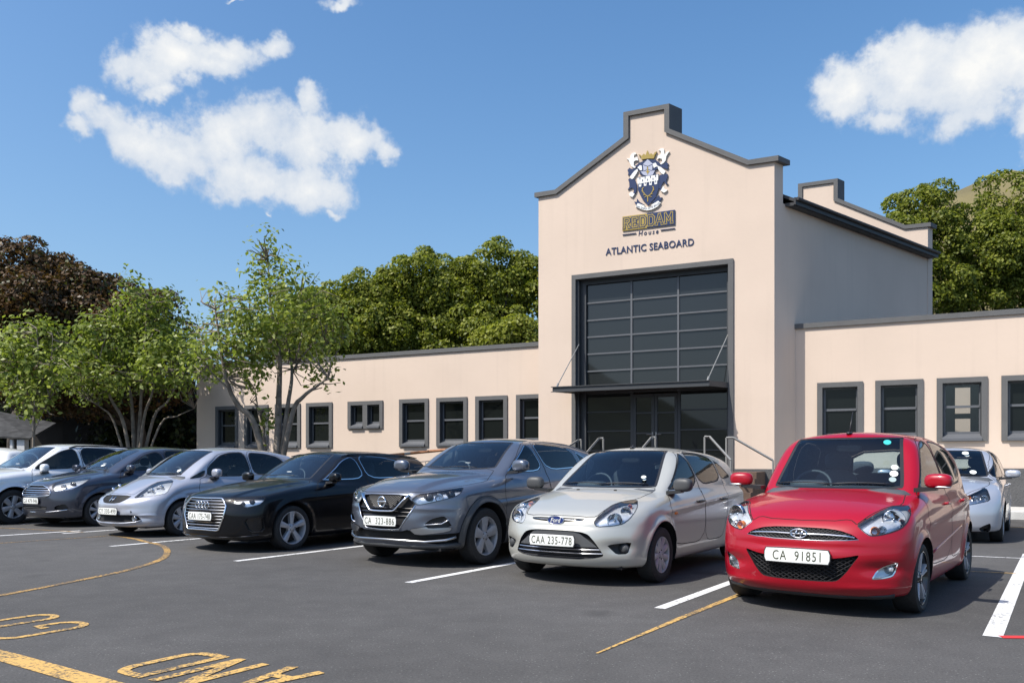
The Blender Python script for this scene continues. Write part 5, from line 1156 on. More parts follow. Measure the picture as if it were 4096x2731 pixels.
# ------------------------------------------------------------------ ground and markings
def asphalt():
    m = bpy.data.materials.new('asphalt'); m.use_nodes = True; nt = m.node_tree; N, Lk = nt.nodes, nt.links; b = N['Principled BSDF']
    b.inputs['Roughness'].default_value = .85; b.inputs['Specular IOR Level'].default_value = .3
    tc = N.new('ShaderNodeTexCoord')
    def nz(sc, det, rough=.5):
        n = N.new('ShaderNodeTexNoise'); n.inputs['Scale'].default_value = sc; n.inputs['Detail'].default_value = det; n.inputs['Roughness'].default_value = rough; Lk.new(tc.outputs['Object'], n.inputs['Vector']); return n
    big = nz(.22, 5); mid = nz(3., 5, .65); fine = nz(60., 5, .8); vo = N.new('ShaderNodeTexVoronoi'); vo.inputs['Scale'].default_value = 55; Lk.new(tc.outputs['Object'], vo.inputs['Vector'])
    def mr(o, a, b_, c, d):
        r = N.new('ShaderNodeMapRange'); r.inputs[1].default_value, r.inputs[2].default_value, r.inputs[3].default_value, r.inputs[4].default_value = a, b_, c, d; Lk.new(o, r.inputs[0]); return r.outputs[0]
    def mul(a, b_):
        r = N.new('ShaderNodeMath'); r.operation = 'MULTIPLY'; Lk.new(a, r.inputs[0]); Lk.new(b_, r.inputs[1]); return r.outputs[0]
    f = mul(mul(mr(big.outputs['Fac'], .3, .7, .80, 1.20), mr(mid.outputs['Fac'], .3, .7, .88, 1.12)), mr(fine.outputs['Fac'], .25, .75, .45, 1.55))
    # oil drips and old stains
    v2 = N.new('ShaderNodeTexVoronoi'); v2.inputs['Scale'].default_value = .85; wv = N.new('ShaderNodeVectorMath'); wv.operation = 'MULTIPLY_ADD'; wv.inputs[1].default_value = (.35, .35, .35); Lk.new(mid.outputs['Color'], wv.inputs[0]); Lk.new(tc.outputs['Object'], wv.inputs[2]); Lk.new(wv.outputs[0], v2.inputs['Vector'])
    s2 = N.new('ShaderNodeSeparateColor'); Lk.new(v2.outputs['Color'], s2.inputs[0]); st = mul(mr(v2.outputs['Distance'], .06, .20, 1, 0), mr(s2.outputs[1], .55, .75, 0, 1)); f = mul(f, mr(st, 0, 1, 1, .62))
    # pale chips of stone: one in a few cells of the aggregate
    sep = N.new('ShaderNodeSeparateColor'); Lk.new(vo.outputs['Color'], sep.inputs[0])
    chip = mul(mr(sep.outputs[0], .86, .90, 0, 1), mr(vo.outputs['Distance'], .15, .32, 1, 0))
    mx = N.new('ShaderNodeMix'); mx.data_type = 'RGBA'; mx.inputs['A'].default_value = (.077, .0745, .072, 1); mx.inputs['B'].default_value = (.19, .185, .175, 1); Lk.new(chip, mx.inputs['Factor'])
    m2 = N.new('ShaderNodeMix'); m2.data_type = 'RGBA'; m2.blend_type = 'MULTIPLY'; m2.inputs['Factor'].default_value = 1; Lk.new(mx.outputs['Result'], m2.inputs['A']); Lk.new(f, m2.inputs['B'])
    Lk.new(m2.outputs['Result'], b.inputs['Base Color'])
    bp = N.new('ShaderNodeBump'); bp.inputs['Strength'].default_value = .5; bp.inputs['Distance'].default_value = .006; Lk.new(fine.outputs['Fac'], bp.inputs['Height']); Lk.new(bp.outputs['Normal'], b.inputs['Normal'])
    return m
def paint_mark(name, col, wear=.5, nscale=35.):
    """road paint, worn through to the asphalt in specks and cracks"""
    m = mat(name, col, .7); nt = m.node_tree; N, Lk = nt.nodes, nt.links; b = N['Principled BSDF']
    tc = N.new('ShaderNodeTexCoord'); n = N.new('ShaderNodeTexNoise'); n.inputs['Scale'].default_value = nscale; n.inputs['Detail'].default_value = 8; n.inputs['Roughness'].default_value = .75
    n2 = N.new('ShaderNodeTexNoise'); n2.inputs['Scale'].default_value = 2.2; n2.inputs['Detail'].default_value = 3
    Lk.new(tc.outputs['Object'], n.inputs['Vector']); Lk.new(tc.outputs['Object'], n2.inputs['Vector'])
    ad = N.new('ShaderNodeMath'); ad.operation = 'MULTIPLY_ADD'; ad.inputs[1].default_value = .35; Lk.new(n2.outputs['Fac'], ad.inputs[0]); Lk.new(n.outputs['Fac'], ad.inputs[2])
    r = N.new('ShaderNodeMapRange'); r.inputs[1].default_value = .50 + wear*.22; r.inputs[2].default_value = .50 + wear*.22 + .05; r.inputs[3].default_value = 0; r.inputs[4].default_value = 1
    Lk.new(ad.outputs[0], r.inputs[0])
    mx = N.new('ShaderNodeMix'); mx.data_type = 'RGBA'; mx.inputs['B'].default_value = (*col, 1); mx.inputs['A'].default_value = (.07*.7 + col[0]*.12, .068*.7 + col[1]*.12, .065*.7 + col[2]*.12, 1)
    Lk.new(r.outputs[0], mx.inputs['Factor']); Lk.new(mx.outputs['Result'], b.inputs['Base Color']); return m
M['asphalt'] = asphalt(); M['linew'] = paint_mark('white_line_paint', (.68, .68, .67), .34); M['liney'] = paint_mark('yellow_line_paint', (.56, .345, .10), .58)
M['lineyw'] = paint_mark('worn_yellow_line_paint', (.46, .27, .07), .75); M['liner'] = paint_mark('red_line_paint', (.55, .03, .03), .3); M['concrete'] = mat('pale_concrete', (.50, .49, .46), .85, noise=.15, nscale=2, bump=.3, bscale=25)
gm = MB(); n = 40; xs = np.concatenate([[-900, -300, -120], np.linspace(-40, 40, n), [120, 300, 900]]); ys = np.concatenate([[-900, -300, -100, -40], np.linspace(-12, 60, n), [120, 300, 900]])
gm.add([(x, y, 0) for y in ys for x in xs], [(j*len(xs) + i, j*len(xs) + i + 1, (j+1)*len(xs) + i + 1, (j+1)*len(xs) + i) for j in range(len(ys) - 1) for i in range(len(xs) - 1)])
tag(gm.build('ground', M['asphalt']), kind='structure')
def strip(pts, w, z=.004, m=None):
    P = [np.array(p, float) for p in pts]; m = m or MB(); V = []
    for i, p in enumerate(P):
        a, b = P[max(i - 1, 0)], P[min(i + 1, len(P) - 1)]; t = (b - a)/np.linalg.norm(b - a); nn = np.array([-t[1], t[0]])
        wi = w[i] if isinstance(w, (list, tuple)) else w
        V += [(*(p + nn*wi/2), z), (*(p - nn*wi/2), z)]
    return m.add(V, [(2*i, 2*i+1, 2*i+3, 2*i+2) for i in range(len(P) - 1)])
def ext(a, b, L0):
    a, b = np.array(a), np.array(b); t = (b - a)/np.linalg.norm(b - a); return [tuple(a), tuple(a + t*L0)]
def ramp_pts(pts, k=5):
    out = []
    for i in range(len(pts) - 1):
        p0, p1, p2, p3 = [np.array(pts[max(0, min(len(pts) - 1, j))]) for j in (i - 1, i, i + 1, i + 2)]
        for s in range(k):
            t = s/k; out.append(tuple(.5*((2*p1) + (-p0 + p2)*t + (2*p0 - 5*p1 + 4*p2 - p3)*t*t + (-p0 + 3*p1 - 3*p2 + p3)*t**3)))
    return out + [pts[-1]]
bd = np.array([math.sin(R(33.6)), math.cos(R(33.6))])
def bay(p, l): return [tuple(p), tuple(np.array(p) + bd*l)]
for p in ((-9.85, 16.45), (-7.85, 14.30), (-5.94, 12.105), (-3.473, 10.275), (-1.071, 8.43), (1.25, 6.938)):
    o = strip(bay(p, 4.9), .10, m=MB()).build('bay_line', M['linew']); tag(o, kind='structure')
strip([(-10.4, 12.05), (-8.9, 13.6), (-7.85, 14.9)], [.13, .12, .10], .0041).build('bay_line', M['linew'])['kind'] = 'structure'
strip([(3.41, 5.81), (5.2, 8.45), (6.98, 11.07)], .125, m=MB()).build('bay_line', M['linew'])['kind'] = 'structure'
strip([(3.46, 5.80), (4.6, 5.74)], .09, .0042).build('red_line', M['liner'])['kind'] = 'structure'
strip([(5.9, 10.91), (6.62, 10.57)], .055, .0042).build('bay_line', M['linew'])['kind'] = 'structure'
yl = MB(); strip([(5.0, 9.42), (5.62, 9.13)], .05, .0044, yl); strip([(9.2, 15.84), (11.6, 14.9)], .10, .0044, yl); strip([(.55, 5.30), (1.35, 6.52), (2.25, 7.85)], [.02, .055, .06], .0044, yl); yl.build('yellow_line', M['liney'])['kind'] = 'structure'
cv = [(-6.9, 14.05), (-6.062, 13.217), (-5.688, 12.748), (-5.399, 12.448), (-5.083, 11.977), (-4.80, 11.40), (-4.56, 10.75), (-4.452, 10.228), (-4.418, 9.666), (-4.445, 9.162), (-4.55, 8.567), (-4.655, 8.045), (-4.80, 7.5), (-5.1, 6.8)]
yc = MB(); strip(ramp_pts(cv), .085, .0046, yc); strip([(-7.95, 12.45), (-7.522, 13.0), (-6.842, 13.792)], .045, .0046, yc); strip([(-9.8, 15.6), (-8.7, 15.1), (-7.6, 14.55)], .055, .0046, yc); yc.build('yellow_curve', M['lineyw'])['kind'] = 'structure'
strip([(-4.1, 5.75), (-3.29, 5.255), (-2.32, 4.59), (-1.2, 3.85)], .155, .0044, m=MB()).build('yellow_line', M['liney'])['kind'] = 'structure'
# tall road lettering, read from the other side: letter height runs along the bays
def road_text(strokes, org, right, up, w, name='road_lettering'):
    m = MB(); c = 0
    for st in strokes:
        P = [tuple(np.array(org) + np.array(right)*u + np.array(up)*v) for u, v in st]; c += 1
        strip(P, w, .0044 + c*.0003, m)
    o = m.build(name, M['liney']); o['kind'] = 'structure'; return o
def arc(cx, cy, rx, ry, a0, a1, n=12): return [(cx + rx*math.cos(R(a)), cy + ry*math.sin(R(a))) for a in np.linspace(a0, a1, n)]
RT = np.array([-.83, .56]); UP = -np.array([.556, .831])
Gs = [arc(.15, .50, .15, .14, 20, 180, 10) + [(0, .14)] + arc(.15, .14, .15, .14, 180, 360, 10) + [(.30, .26), (.17, .26)]]
Os = [arc(.13, .50, .13, .12, 0, 180, 10) + arc(.13, .14, .13, .12, 180, 360, 10) + [(.26, .52)]]
road_text(Gs, (-3.19, 6.22), RT, UP*1.0, .064); road_text(Os, (-3.59, 6.56), RT, UP*1.0, .064)
Ds = [[(0, 0), (0, .62)], [(0, .03), (.10, .03)] + arc(.12, .17, .13, .14, -60, 0, 6) + arc(.12, .46, .13, .14, 0, 60, 6) + [(.10, .59), (0, .59)]]
Ns = [[(0, 0), (0, .62)], [(0, .60), (.22, .02)], [(.22, 0), (.22, .62)]]
As = [[(0, 0), (.12, .62)], [(.12, .62), (.24, 0)], [(.05, .2), (.19, .2)]]
road_text(Ds, (-1.82, 5.22), RT, UP, .07); road_text(Ns, (-1.51, 5.02), RT, UP, .07); road_text(As, (-1.12, 4.82), RT, UP, .07)
# pavement by the right wing
for a, b, h, nm in ((.035, 2.84, .14, 'pavement'), (2.842, 3.08, .16, 'kerb')):
    V = [fp(s, z, WO + o) for z in (0, h) for s, o in ((7.6, a), (24, a), (24, b), (7.6, b))]
    MB().add(V, [(0,3,2,1),(4,5,6,7),(0,1,5,4),(1,2,6,5),(2,3,7,6),(3,0,4,7)]).build(nm, M['concrete'])['kind'] = 'structure'
# ------------------------------------------------------------------ trees
def leaf_mat(name, col, trans=.35, rough=.45):
    m = bpy.data.materials.new(name); m.use_nodes = True; nt = m.node_tree; N, Lk = nt.nodes, nt.links; b = N['Principled BSDF']; out = N['Material Output']
    b.inputs['Base Color'].default_value = (*col, 1); b.inputs['Roughness'].default_value = rough; b.inputs['Specular IOR Level'].default_value = .25
    t = N.new('ShaderNodeBsdfTranslucent'); t.inputs['Color'].default_value = (min(col[0]*1.5, 1), min(col[1]*1.6, 1), col[2]*.8, 1)
    mx = N.new('ShaderNodeMixShader'); mx.inputs['Fac'].default_value = trans
    Lk.new(b.outputs[0], mx.inputs[1]); Lk.new(t.outputs[0], mx.inputs[2]); Lk.new(mx.outputs[0], out.inputs['Surface']); return m
LV = {'fresh': [leaf_mat('fresh_leaf', c) for c in ((.18, .225, .04), (.25, .295, .06), (.105, .14, .028), (.33, .36, .12))],
      'glossy': [leaf_mat('glossy_leaf', c, .35, .5) for c in ((.155, .18, .024), (.22, .24, .034), (.085, .11, .015), (.28, .29, .05))],
      'copper': [leaf_mat('copper_leaf', c, .25) for c in ((.075, .042, .018), (.11, .06, .022), (.045, .032, .014), (.07, .075, .022))],
      'shade': [leaf_mat('shade_dark_hedge_leaf', c, .2) for c in ((.02, .03, .008), (.03, .045, .010), (.014, .02, .006))]}  # hedge greens darkened to stand for shade under the trees
M['bark'] = mat('pale_bark', (.21, .175, .14), .9, noise=.35, nscale=5, bump=.5, bscale=14)
M['barkd'] = mat('dark_bark', (.05, .04, .03), .9, noise=.3, nscale=6, bump=.5, bscale=14)
rng = np.random.default_rng(11)
def leaves(name, P, Nn, size, mats, parent, origin, wts=None, aspect=.55):
    """one mesh of leaf blades at points P facing roughly Nn"""
    n = len(P); D = Nn + rng.normal(0, .55, (n, 3)); D /= np.linalg.norm(D, axis=1, keepdims=True)
    T = np.cross(D, rng.normal(0, 1, (n, 3))); T /= np.linalg.norm(T, axis=1, keepdims=True); B = np.cross(D, T)
    S = size*rng.uniform(.65, 1.35, (n, 1)); a = S*aspect
    V = np.stack([P - T*S, P - B*a + T*S*.1 + D*S*.12, P + T*S, P + B*a + T*S*.1 + D*S*.12], 1).reshape(-1, 3) - np.array(origin)
    me = bpy.data.meshes.new(name); me.vertices.add(4*n); me.vertices.foreach_set('co', V.ravel().astype(np.float32)); me.loops.add(4*n); me.loops.foreach_set('vertex_index', np.arange(4*n, dtype=np.int32))
    me.polygons.add(n); me.polygons.foreach_set('loop_start', np.arange(0, 4*n, 4, dtype=np.int32))
    for m in mats: me.materials.append(m)
    me.polygons.foreach_set('material_index', rng.choice(len(mats), n, p=wts).astype(np.int32)); me.update(calc_edges=True); me.validate(); return link(name, me, parent)
def crown_points(blobs, per, clump, nl, spread):
    """leaf clumps scattered through ellipsoids: blobs (centre, radii, weight)"""
    Ps, Ns = [], []
    for c, r, w in blobs:
        k = max(3, int(per*w)); d = rng.normal(0, 1, (k, 3)); d /= np.linalg.norm(d, axis=1, keepdims=True)
        C = np.array(c) + d*np.array(r)*(rng.uniform(.25, 1, (k, 1))**.55)
        for q, dd in zip(C, d):
            m = rng.poisson(nl) + 3; g = rng.normal(0, 1, (m, 3))*spread*clump
            Ps.append(q + g); Ns.append(np.tile(dd*.5 + np.array([0, 0, .55]), (m, 1)) + g/(spread*clump)*.25)
    return np.concatenate(Ps), np.concatenate(Ns)
def limb_tree(name, label, group, root, limbs, blobs, leaf, size, per, nl, clump, twigs=90, wts=None, bark='bark', cat='tree'):
    t = empty(name, root); tag(t, label, cat, group); m = MB()
    for P, r0, r1 in limbs:
        Q = ramp_pts3(P, 4); nn = len(Q); m.tube([(q[0] - root[0], q[1] - root[1], q[2] - root[2]) for q in Q], [(r0 + (r1 - r0)*i/(nn - 1))*.62 for i in range(nn)], 7)
    m.build('trunk', M[bark], t, smooth=True)
    P, Nn = crown_points(blobs, per, 1., nl, clump)
    leaves('crown', P, Nn, size, LV[leaf], t, root, wts)
    tw = MB(); tips = [p for L_, _, r in limbs for p in ramp_pts3(L_, 4)[len(L_)*2:]]
    for _ in range(twigs):
        c, r, w = blobs[rng.integers(len(blobs))]; e = np.array(c) + rng.normal(0, .55, 3)*np.array(r)
        near = min(tips, key=lambda q: (q[0]-e[0])**2 + (q[1]-e[1])**2 + (q[2]-e[2])**2*1.6)
        mid = (np.array(near) + e)/2 + rng.normal(0, .12, 3); o = np.array(root)
        tw.tube([tuple(np.array(near) - o), tuple(mid - o), tuple(e - o)], [.022, .014, .006], 4)
    if twigs: tw.build('twigs', M[bark], t)
    return t
def ramp_pts3(pts, k):
    out = []
    for i in range(len(pts) - 1):
        p0, p1, p2, p3 = [np.array(pts[max(0, min(len(pts) - 1, j))], float) for j in (i - 1, i, i + 1, i + 2)]
        for s in range(k):
            t = s/k; out.append(tuple(.5*((2*p1) + (-p0 + p2)*t + (2*p0 - 5*p1 + 4*p2 - p3)*t*t + (-p0 + 3*p1 - 3*p2 + p3)*t**3)))
    return out + [tuple(pts[-1])]
def big_tree(name, label, group, root, hulls, leaf, size, nsub, sub_r, nleaf, wts=None, bark='barkd', forks=5):
    """dense evergreen: many leafy bosses over a few large hulls, a forked trunk inside"""
    t = empty(name, root); tag(t, label, 'tree', group); Ps, Ns = [], []; ctr = []
    vol = [r[0]*r[1] + r[1]*r[2] + r[0]*r[2] for _, r in hulls]; tot = sum(vol)
    for (c, r), v in zip(hulls, vol):
        k = int(nsub*v/tot); d = rng.normal(0, 1, (k, 3)); d /= np.linalg.norm(d, axis=1, keepdims=True); d[:, 1] = -np.abs(d[:, 1])*np.where(rng.random(k) < .8, 1, -1)
        C = np.array(c) + d*np.array(r)*rng.uniform(.68, 1.14, (k, 1))
        for q, dd in zip(C, d):
            R_ = sub_r*rng.uniform(.6, 1.35); m = int(nleaf*(R_/sub_r)**2)
            u = rng.normal(0, 1, (m, 3)) + dd*.55 + np.array([0, 0, .45]); u /= np.linalg.norm(u, axis=1, keepdims=True)
            Ps.append(q + u*R_*np.array([1, 1, .8])*rng.uniform(.72, 1.05, (m, 1))); Ns.append(u*.9 + np.array([0, 0, .2])); ctr.append(q)
    P, Nn = np.concatenate(Ps), np.concatenate(Ns); leaves('crown', P, Nn, size, LV[leaf], t, root, wts, .6)
    m = MB(); o = np.array(root); top = np.mean([c for c, _ in hulls], axis=0) - o; base = (0, 0, 0)
    m.tube([base, (0, 0, top[2]*.35), tuple(top*np.array([.5, .5, .6]))], [.38, .30, .22], 9)
    for i in range(forks):
        q = ctr[rng.integers(len(ctr))] - o; s = top*np.array([.3, .3, .4]); m.tube([tuple(s), tuple((s + q)/2 + rng.normal(0, .3, 3)), tuple(q)], [.17, .11, .05], 6)
    m.build('trunk', M[bark], t, smooth=True); return t
def pxp(u, v, Y): return ((u - 2048)/3275*Y, Y, 1.233 + (1851 - v)*Y/3275)
def T7(pts, Y, dy=None):     # sketch coordinates of the three front trees -> metres
    return [((x/1.568 - 2048)/3275*(Y + (dy[i] if dy else 0)), Y + (dy[i] if dy else 0), 1.233 + (1851 - 880 - y/1.568)*(Y + (dy[i] if dy else 0))/3275) for i, (x, y) in enumerate(pts)]
def B7(bl, Y, jit=1.): 
    out = []
    for i, (x, y, rx, ry, w) in enumerate(bl):
        yy = Y + jit*math.sin(i*2.4); c = T7([(x, y)], yy)[0]; k = yy/3275/1.568; out.append((c, (rx*k, max(rx, ry)*k*.8, ry*k), w*rx*ry/20000))
    return out
def lim(px, Y, r0, r1, root, b=0.): 
    P = T7(px, Y, [b*i/(len(px) - 1) for i in range(len(px))]); return ([root] + P[1:], r0, r1) if root else (P, r0, r1)
Y = 23.6; rt = ((1097 - 2048)/3275*Y, Y, 0.)
L3 = [lim([(1740,1500),(1600,1290),(1500,1170),(1440,1060),(1400,900),(1370,700),(1350,560)], Y, .17, .03, rt, -.8), lim([(1740,1500),(1745,1280),(1750,1100),(1755,900),(1740,740),(1700,560),(1690,380),(1670,220)], Y, .18, .02, rt, .3),
      lim([(1745,1500),(1800,1200),(1830,1000),(1825,880),(1800,760)], Y, .13, .03, rt, .5), lim([(1750,1500),(1830,1230),(1900,1110),(1990,1040),(2060,985)], Y, .15, .03, rt, -.6),
      lim([(1830,960),(1900,850),(2000,760),(2150,760)], Y + .4, .06, .015, None, .3), lim([(1850,900),(1890,740),(1900,620),(1890,450)], Y + .4, .06, .015, None, .2), lim([(1740,1500),(1650,1330),(1620,1200),(1600,1060)], Y, .09, .03, rt, .7),
      lim([(1755,900),(1680,760),(1600,640),(1560,500)], Y + .2, .05, .012, None, -.4), lim([(1440,1060),(1330,960),(1280,880)], Y - .4, .05, .015, None, -.3)]
b3 = [(1490,900,140,90,.9),(1290,900,120,80,.8),(1240,830,80,70,.7),(2000,880,130,90,.8),(2110,640,100,110,.7),(1530,780,140,100,.8),(1760,820,130,90,.6),(1540,640,120,110,.8),(1830,700,150,120,.8),(1670,340,140,150,1),(1640,130,100,70,.45),(1690,220,50,80,.3),(1850,400,150,130,.9),(1370,480,90,80,.7),(1400,640,180,110,1),(1700,600,260,150,1),(1950,560,160,160,1),(2070,730,110,110,.9),(1440,800,200,110,1),(1340,930,140,70,.9),(1610,930,90,120,.9),(1690,1230,60,80,.9),(2040,950,80,80,1),(1640,760,160,110,.9),(1280,760,70,90,.7),(1600,1050,70,90,.6),(1960,800,120,90,.6)]
limb_tree('multi_stem_tree', 'tall multi stemmed tree with spreading pale limbs in front of the left wing', 'leafy trees behind the row of cars', rt, L3, B7(b3, Y), 'fresh', .08, 31, 8, .19, 260, (.35, .3, .2, .15))
Y = 30.3; rt = ((542 - 2048)/3275*Y, Y, 0.)
L2 = [lim([(850,1500),(780,1290),(700,1130),(650,1000),(620,900)], Y, .13, .03, rt, -.8), lim([(850,1500),(900,1260),(950,1100),(980,960)], Y, .12, .03, rt, -.4), lim([(860,1500),(960,1250),(1050,1140),(1120,1000)], Y, .12, .03, rt, .4),
      lim([(840,1500),(830,1200),(800,1000),(760,800),(740,620)], Y, .13, .02, rt, .4), lim([(850,1500),(880,1200),(900,850),(920,600),(910,470)], Y, .12, .015, rt, .2), lim([(840,1500),(720,1280),(640,1180),(560,1130)], Y, .09, .02, rt, -.5), lim([(870,1500),(1000,1290),(1110,1230),(1220,1180)], Y, .08, .015, rt, -.2)]
b2 = [(640,1090,130,60,.7),(860,1010,170,90,.7),(1020,960,160,90,.8),(1180,900,110,90,.7),(420,900,90,120,.7),(1000,800,150,110,.9),(820,680,170,120,.9),(480,960,130,110,.8),(720,780,240,180,1),(900,560,200,130,1),(840,410,70,60,.6),(1050,690,200,160,1),(560,900,150,130,1),(600,690,140,100,.9),(1110,890,170,110,1),(720,990,200,80,.8),(1050,510,100,60,.7),(900,880,180,120,.8),(1180,780,90,120,.8),(520,1060,110,80,.6),(1150,1030,110,60,.7)]
limb_tree('multi_stem_tree', 'broad low tree with many orange tinged stems, left of the pale limbed tree', 'leafy trees behind the row of cars', rt, L2, B7(b2, Y), 'fresh', .095, 48, 8, .21, 190, (.35, .25, .28, .12))
Y = 27.; rt = ((130 - 2048)/3275*Y, Y, 0.)
L1 = [lim([(205,1500),(215,1200),(235,1000),(240,850),(230,680)], Y, .09, .02, rt), lim([(220,1150),(270,1000),(320,860),(330,720)], Y, .04, .012, None, .3), lim([(215,1200),(150,1020),(100,900)], Y, .04, .012, None, -.4), lim([(210,1330),(260,1230),(300,1130)], Y, .03, .01, None)]
b1 = [(30,950,100,140,.9),(180,1160,130,70,.7),(390,930,90,110,.7),(200,760,190,150,1),(230,940,170,120,1),(90,880,110,120,1),(330,720,120,90,.9),(150,1060,140,80,.9),(300,1040,110,90,.9),(60,720,90,90,.8),(250,1170,90,70,.6),(420,820,80,80,.7)]
limb_tree('slender_tree', 'slender single trunk tree with fresh green leaves at the left edge', 'leafy trees behind the row of cars', rt, L1, B7(b1, Y, .7), 'fresh', .085, 46, 8, .20, 80, (.35, .3, .2, .15))
# copper leaved trees behind them
def H7(bl, Y, jit=1.2): return [(c, r) for c, r, w in B7([(*b, 1) for b in bl], Y, jit)]
Y = 37.
big_tree('copper_tree', 'large dark copper leaved tree rising behind the slender tree', 'background trees', ((60 - 2048)/3275*Y, Y, 0), H7([(150,330,170,140),(350,410,150,150),(150,520,230,150),(40,690,200,170),(300,760,260,150),(420,580,190,120),(150,950,280,130)], Y), 'copper', .10, 260, .75, 160, (.4, .3, .2, .1))
big_tree('copper_tree', 'lower copper leaved tree behind the broad multi stemmed tree', 'background trees', ((560 - 2048)/3275*Y, Y, 0), H7([(560,460,140,90),(700,520,150,100),(900,620,160,110),(1030,570,70,50),(700,720,250,150),(980,780,180,120),(700,930,300,140),(450,1060,330,110),(950,1040,230,120)], Y), 'copper', .10, 280, .75, 150, (.35, .3, .15, .2))
# evergreen row behind the wings
Y = 40.
def ev(label, u, v0, ru, hulls, Yt, n, seed=0, name='evergreen_tree', leaf='glossy', wts=(.36, .28, .26, .10)):
    root = ((u - 2048)/3275*Yt, Yt, 0); hs = []
    for (du, v, r_u, r_v) in hulls: hs.append((pxp(u + du, v, Yt + random.uniform(-.8, .8)), (r_u*Yt/3275, max(r_u, r_v)*Yt/3275*.75, r_v*Yt/3275)))
    return big_tree(name, label, 'background trees', root, hs, leaf, .088, int(n*2.1), .62, 190, wts)
ev('dense green tree above the left wing beside the gabled hall', 1960, 0, 0, [(20,1130,170,120),(150,1150,110,90),(-110,1240,160,130),(120,1290,160,150),(-40,1380,220,140),(-150,1180,130,100)], 40., 120)
ev('dense rounded green tree in the middle of the left background row', 1720, 0, 0, [(0,1140,170,110),(-90,1250,160,130),(110,1260,150,130),(0,1380,220,130),(150,1200,140,120),(-170,1330,140,120)], 41., 130)
ev('dense green tree right behind the tall pale limbed tree', 1480, 0, 0, [(20,1220,130,90),(150,1170,110,90),(-60,1310,150,120),(80,1320,150,110),(0,1420,200,120)], 40., 80)
ev('dark green tree partly hidden by the pale limbed tree', 1240, 0, 0, [(0,1250,140,100),(130,1240,120,90),(270,1190,120,100),(-70,1360,150,120),(70,1370,150,110),(0,1450,190,110)], 41., 80)
ev('tall dense tree just right of the back gable', 3690, 0, 0, [(0,880,130,110),(-60,1010,150,150),(60,1110,160,160),(-40,1240,170,150)], 43., 110, wts=(.36, .2, .34, .10))
ev('tall dense tree cut by the right edge, behind the right wing', 4010, 0, 0, [(60,850,170,130),(-20,1020,150,140),(90,1060,180,180),(-20,1200,200,170)], 43.5, 125, wts=(.36, .2, .34, .10))
ev('dense tree outside the right edge behind the right wing', 4330, 0, 0, [(0,850,180,150),(-60,1050,190,180),(0,1200,200,170)], 44., 60)
ev('pale yellow green shrub topping the left wing parapet beside the hall', 2050, 0, 0, [(0,1370,90,55),(-70,1400,70,40)], 36., 22, wts=(.15, .45, .05, .35))
# shaded yard at the far left: shed, shelter, hedges, with tree shade put into their colours
M['shade'] = mat('shade_dark_timber', (.007, .007, .007), .9, noise=.3, nscale=3); M['shedwall'] = mat('shade_dark_plaster', (.02, .018, .016), .9, noise=.25, nscale=2); M['slat'] = mat('white_slats', (.62, .62, .62), .6); M['sheet'] = mat('dappled_shade_roof_sheet', (.028, .028, .028), .8, noise=.7, nscale=4)  # timber, plaster and sheet coloured near black for tree shade; sheet mottled as dapple
def at(u, v, Y): return Vector(pxp(u, v, Y))
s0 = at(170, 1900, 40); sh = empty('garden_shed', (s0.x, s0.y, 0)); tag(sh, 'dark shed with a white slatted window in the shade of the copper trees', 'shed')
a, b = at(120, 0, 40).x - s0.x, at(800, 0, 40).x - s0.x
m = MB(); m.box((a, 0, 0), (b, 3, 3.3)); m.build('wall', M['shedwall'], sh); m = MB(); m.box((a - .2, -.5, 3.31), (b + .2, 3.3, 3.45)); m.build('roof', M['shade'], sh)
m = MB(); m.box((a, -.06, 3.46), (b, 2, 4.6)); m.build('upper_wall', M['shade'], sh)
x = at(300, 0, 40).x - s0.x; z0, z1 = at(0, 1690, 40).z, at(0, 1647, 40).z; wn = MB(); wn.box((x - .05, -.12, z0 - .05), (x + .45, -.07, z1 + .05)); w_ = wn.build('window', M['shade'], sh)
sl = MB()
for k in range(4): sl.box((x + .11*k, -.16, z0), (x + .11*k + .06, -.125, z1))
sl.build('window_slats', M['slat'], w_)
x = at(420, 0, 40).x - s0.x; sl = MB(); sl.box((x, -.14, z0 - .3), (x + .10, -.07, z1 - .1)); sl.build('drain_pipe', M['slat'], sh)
p0 = at(40, 1800, 30.5); sp = empty('shade_shelter', (p0.x, p0.y, 0)); tag(sp, 'open shelter with a roof coloured as dappled shade and posts at the left edge', 'shelter')
l, r = at(-200, 0, 30.5).x - p0.x, at(122, 0, 30.5).x - p0.x; zf, zb_ = at(0, 1750, 30.5).z, at(0, 1690, 33).z
m = MB(); V = [(l, 0, zf + .12), (r, 0, zf), (r - .5, 2.6, zb_), (l, 2.6, zb_ + .5)]; m.add(V + [(x_, y_, z_ - .06) for x_, y_, z_ in V], [(0,1,2,3),(7,6,5,4),(0,4,5,1),(1,5,6,2),(2,6,7,3),(3,7,4,0)]); m.build('roof', M['sheet'], sp)
for u, w in ((38, .05), (76, .14)): x = at(u, 0, 30.5).x - p0.x; m = MB(); m.box((x - w, .1, 0), (x + w, .1 + 2*w, zf - .07)); m.build('post', M['slat'], sp)
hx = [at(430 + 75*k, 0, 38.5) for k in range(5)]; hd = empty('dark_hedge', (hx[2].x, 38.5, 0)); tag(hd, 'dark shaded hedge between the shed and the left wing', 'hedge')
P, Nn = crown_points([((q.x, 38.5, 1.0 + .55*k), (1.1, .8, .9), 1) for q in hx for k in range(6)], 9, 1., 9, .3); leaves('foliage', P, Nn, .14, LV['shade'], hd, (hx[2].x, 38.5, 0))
m = MB(); m.box((-4.2, .6, 0), (4.4, .9, 4.6)); m.build('shade_backing', M['shade'], hd)  # plain sheet in the shade-darkened colour behind the leaves
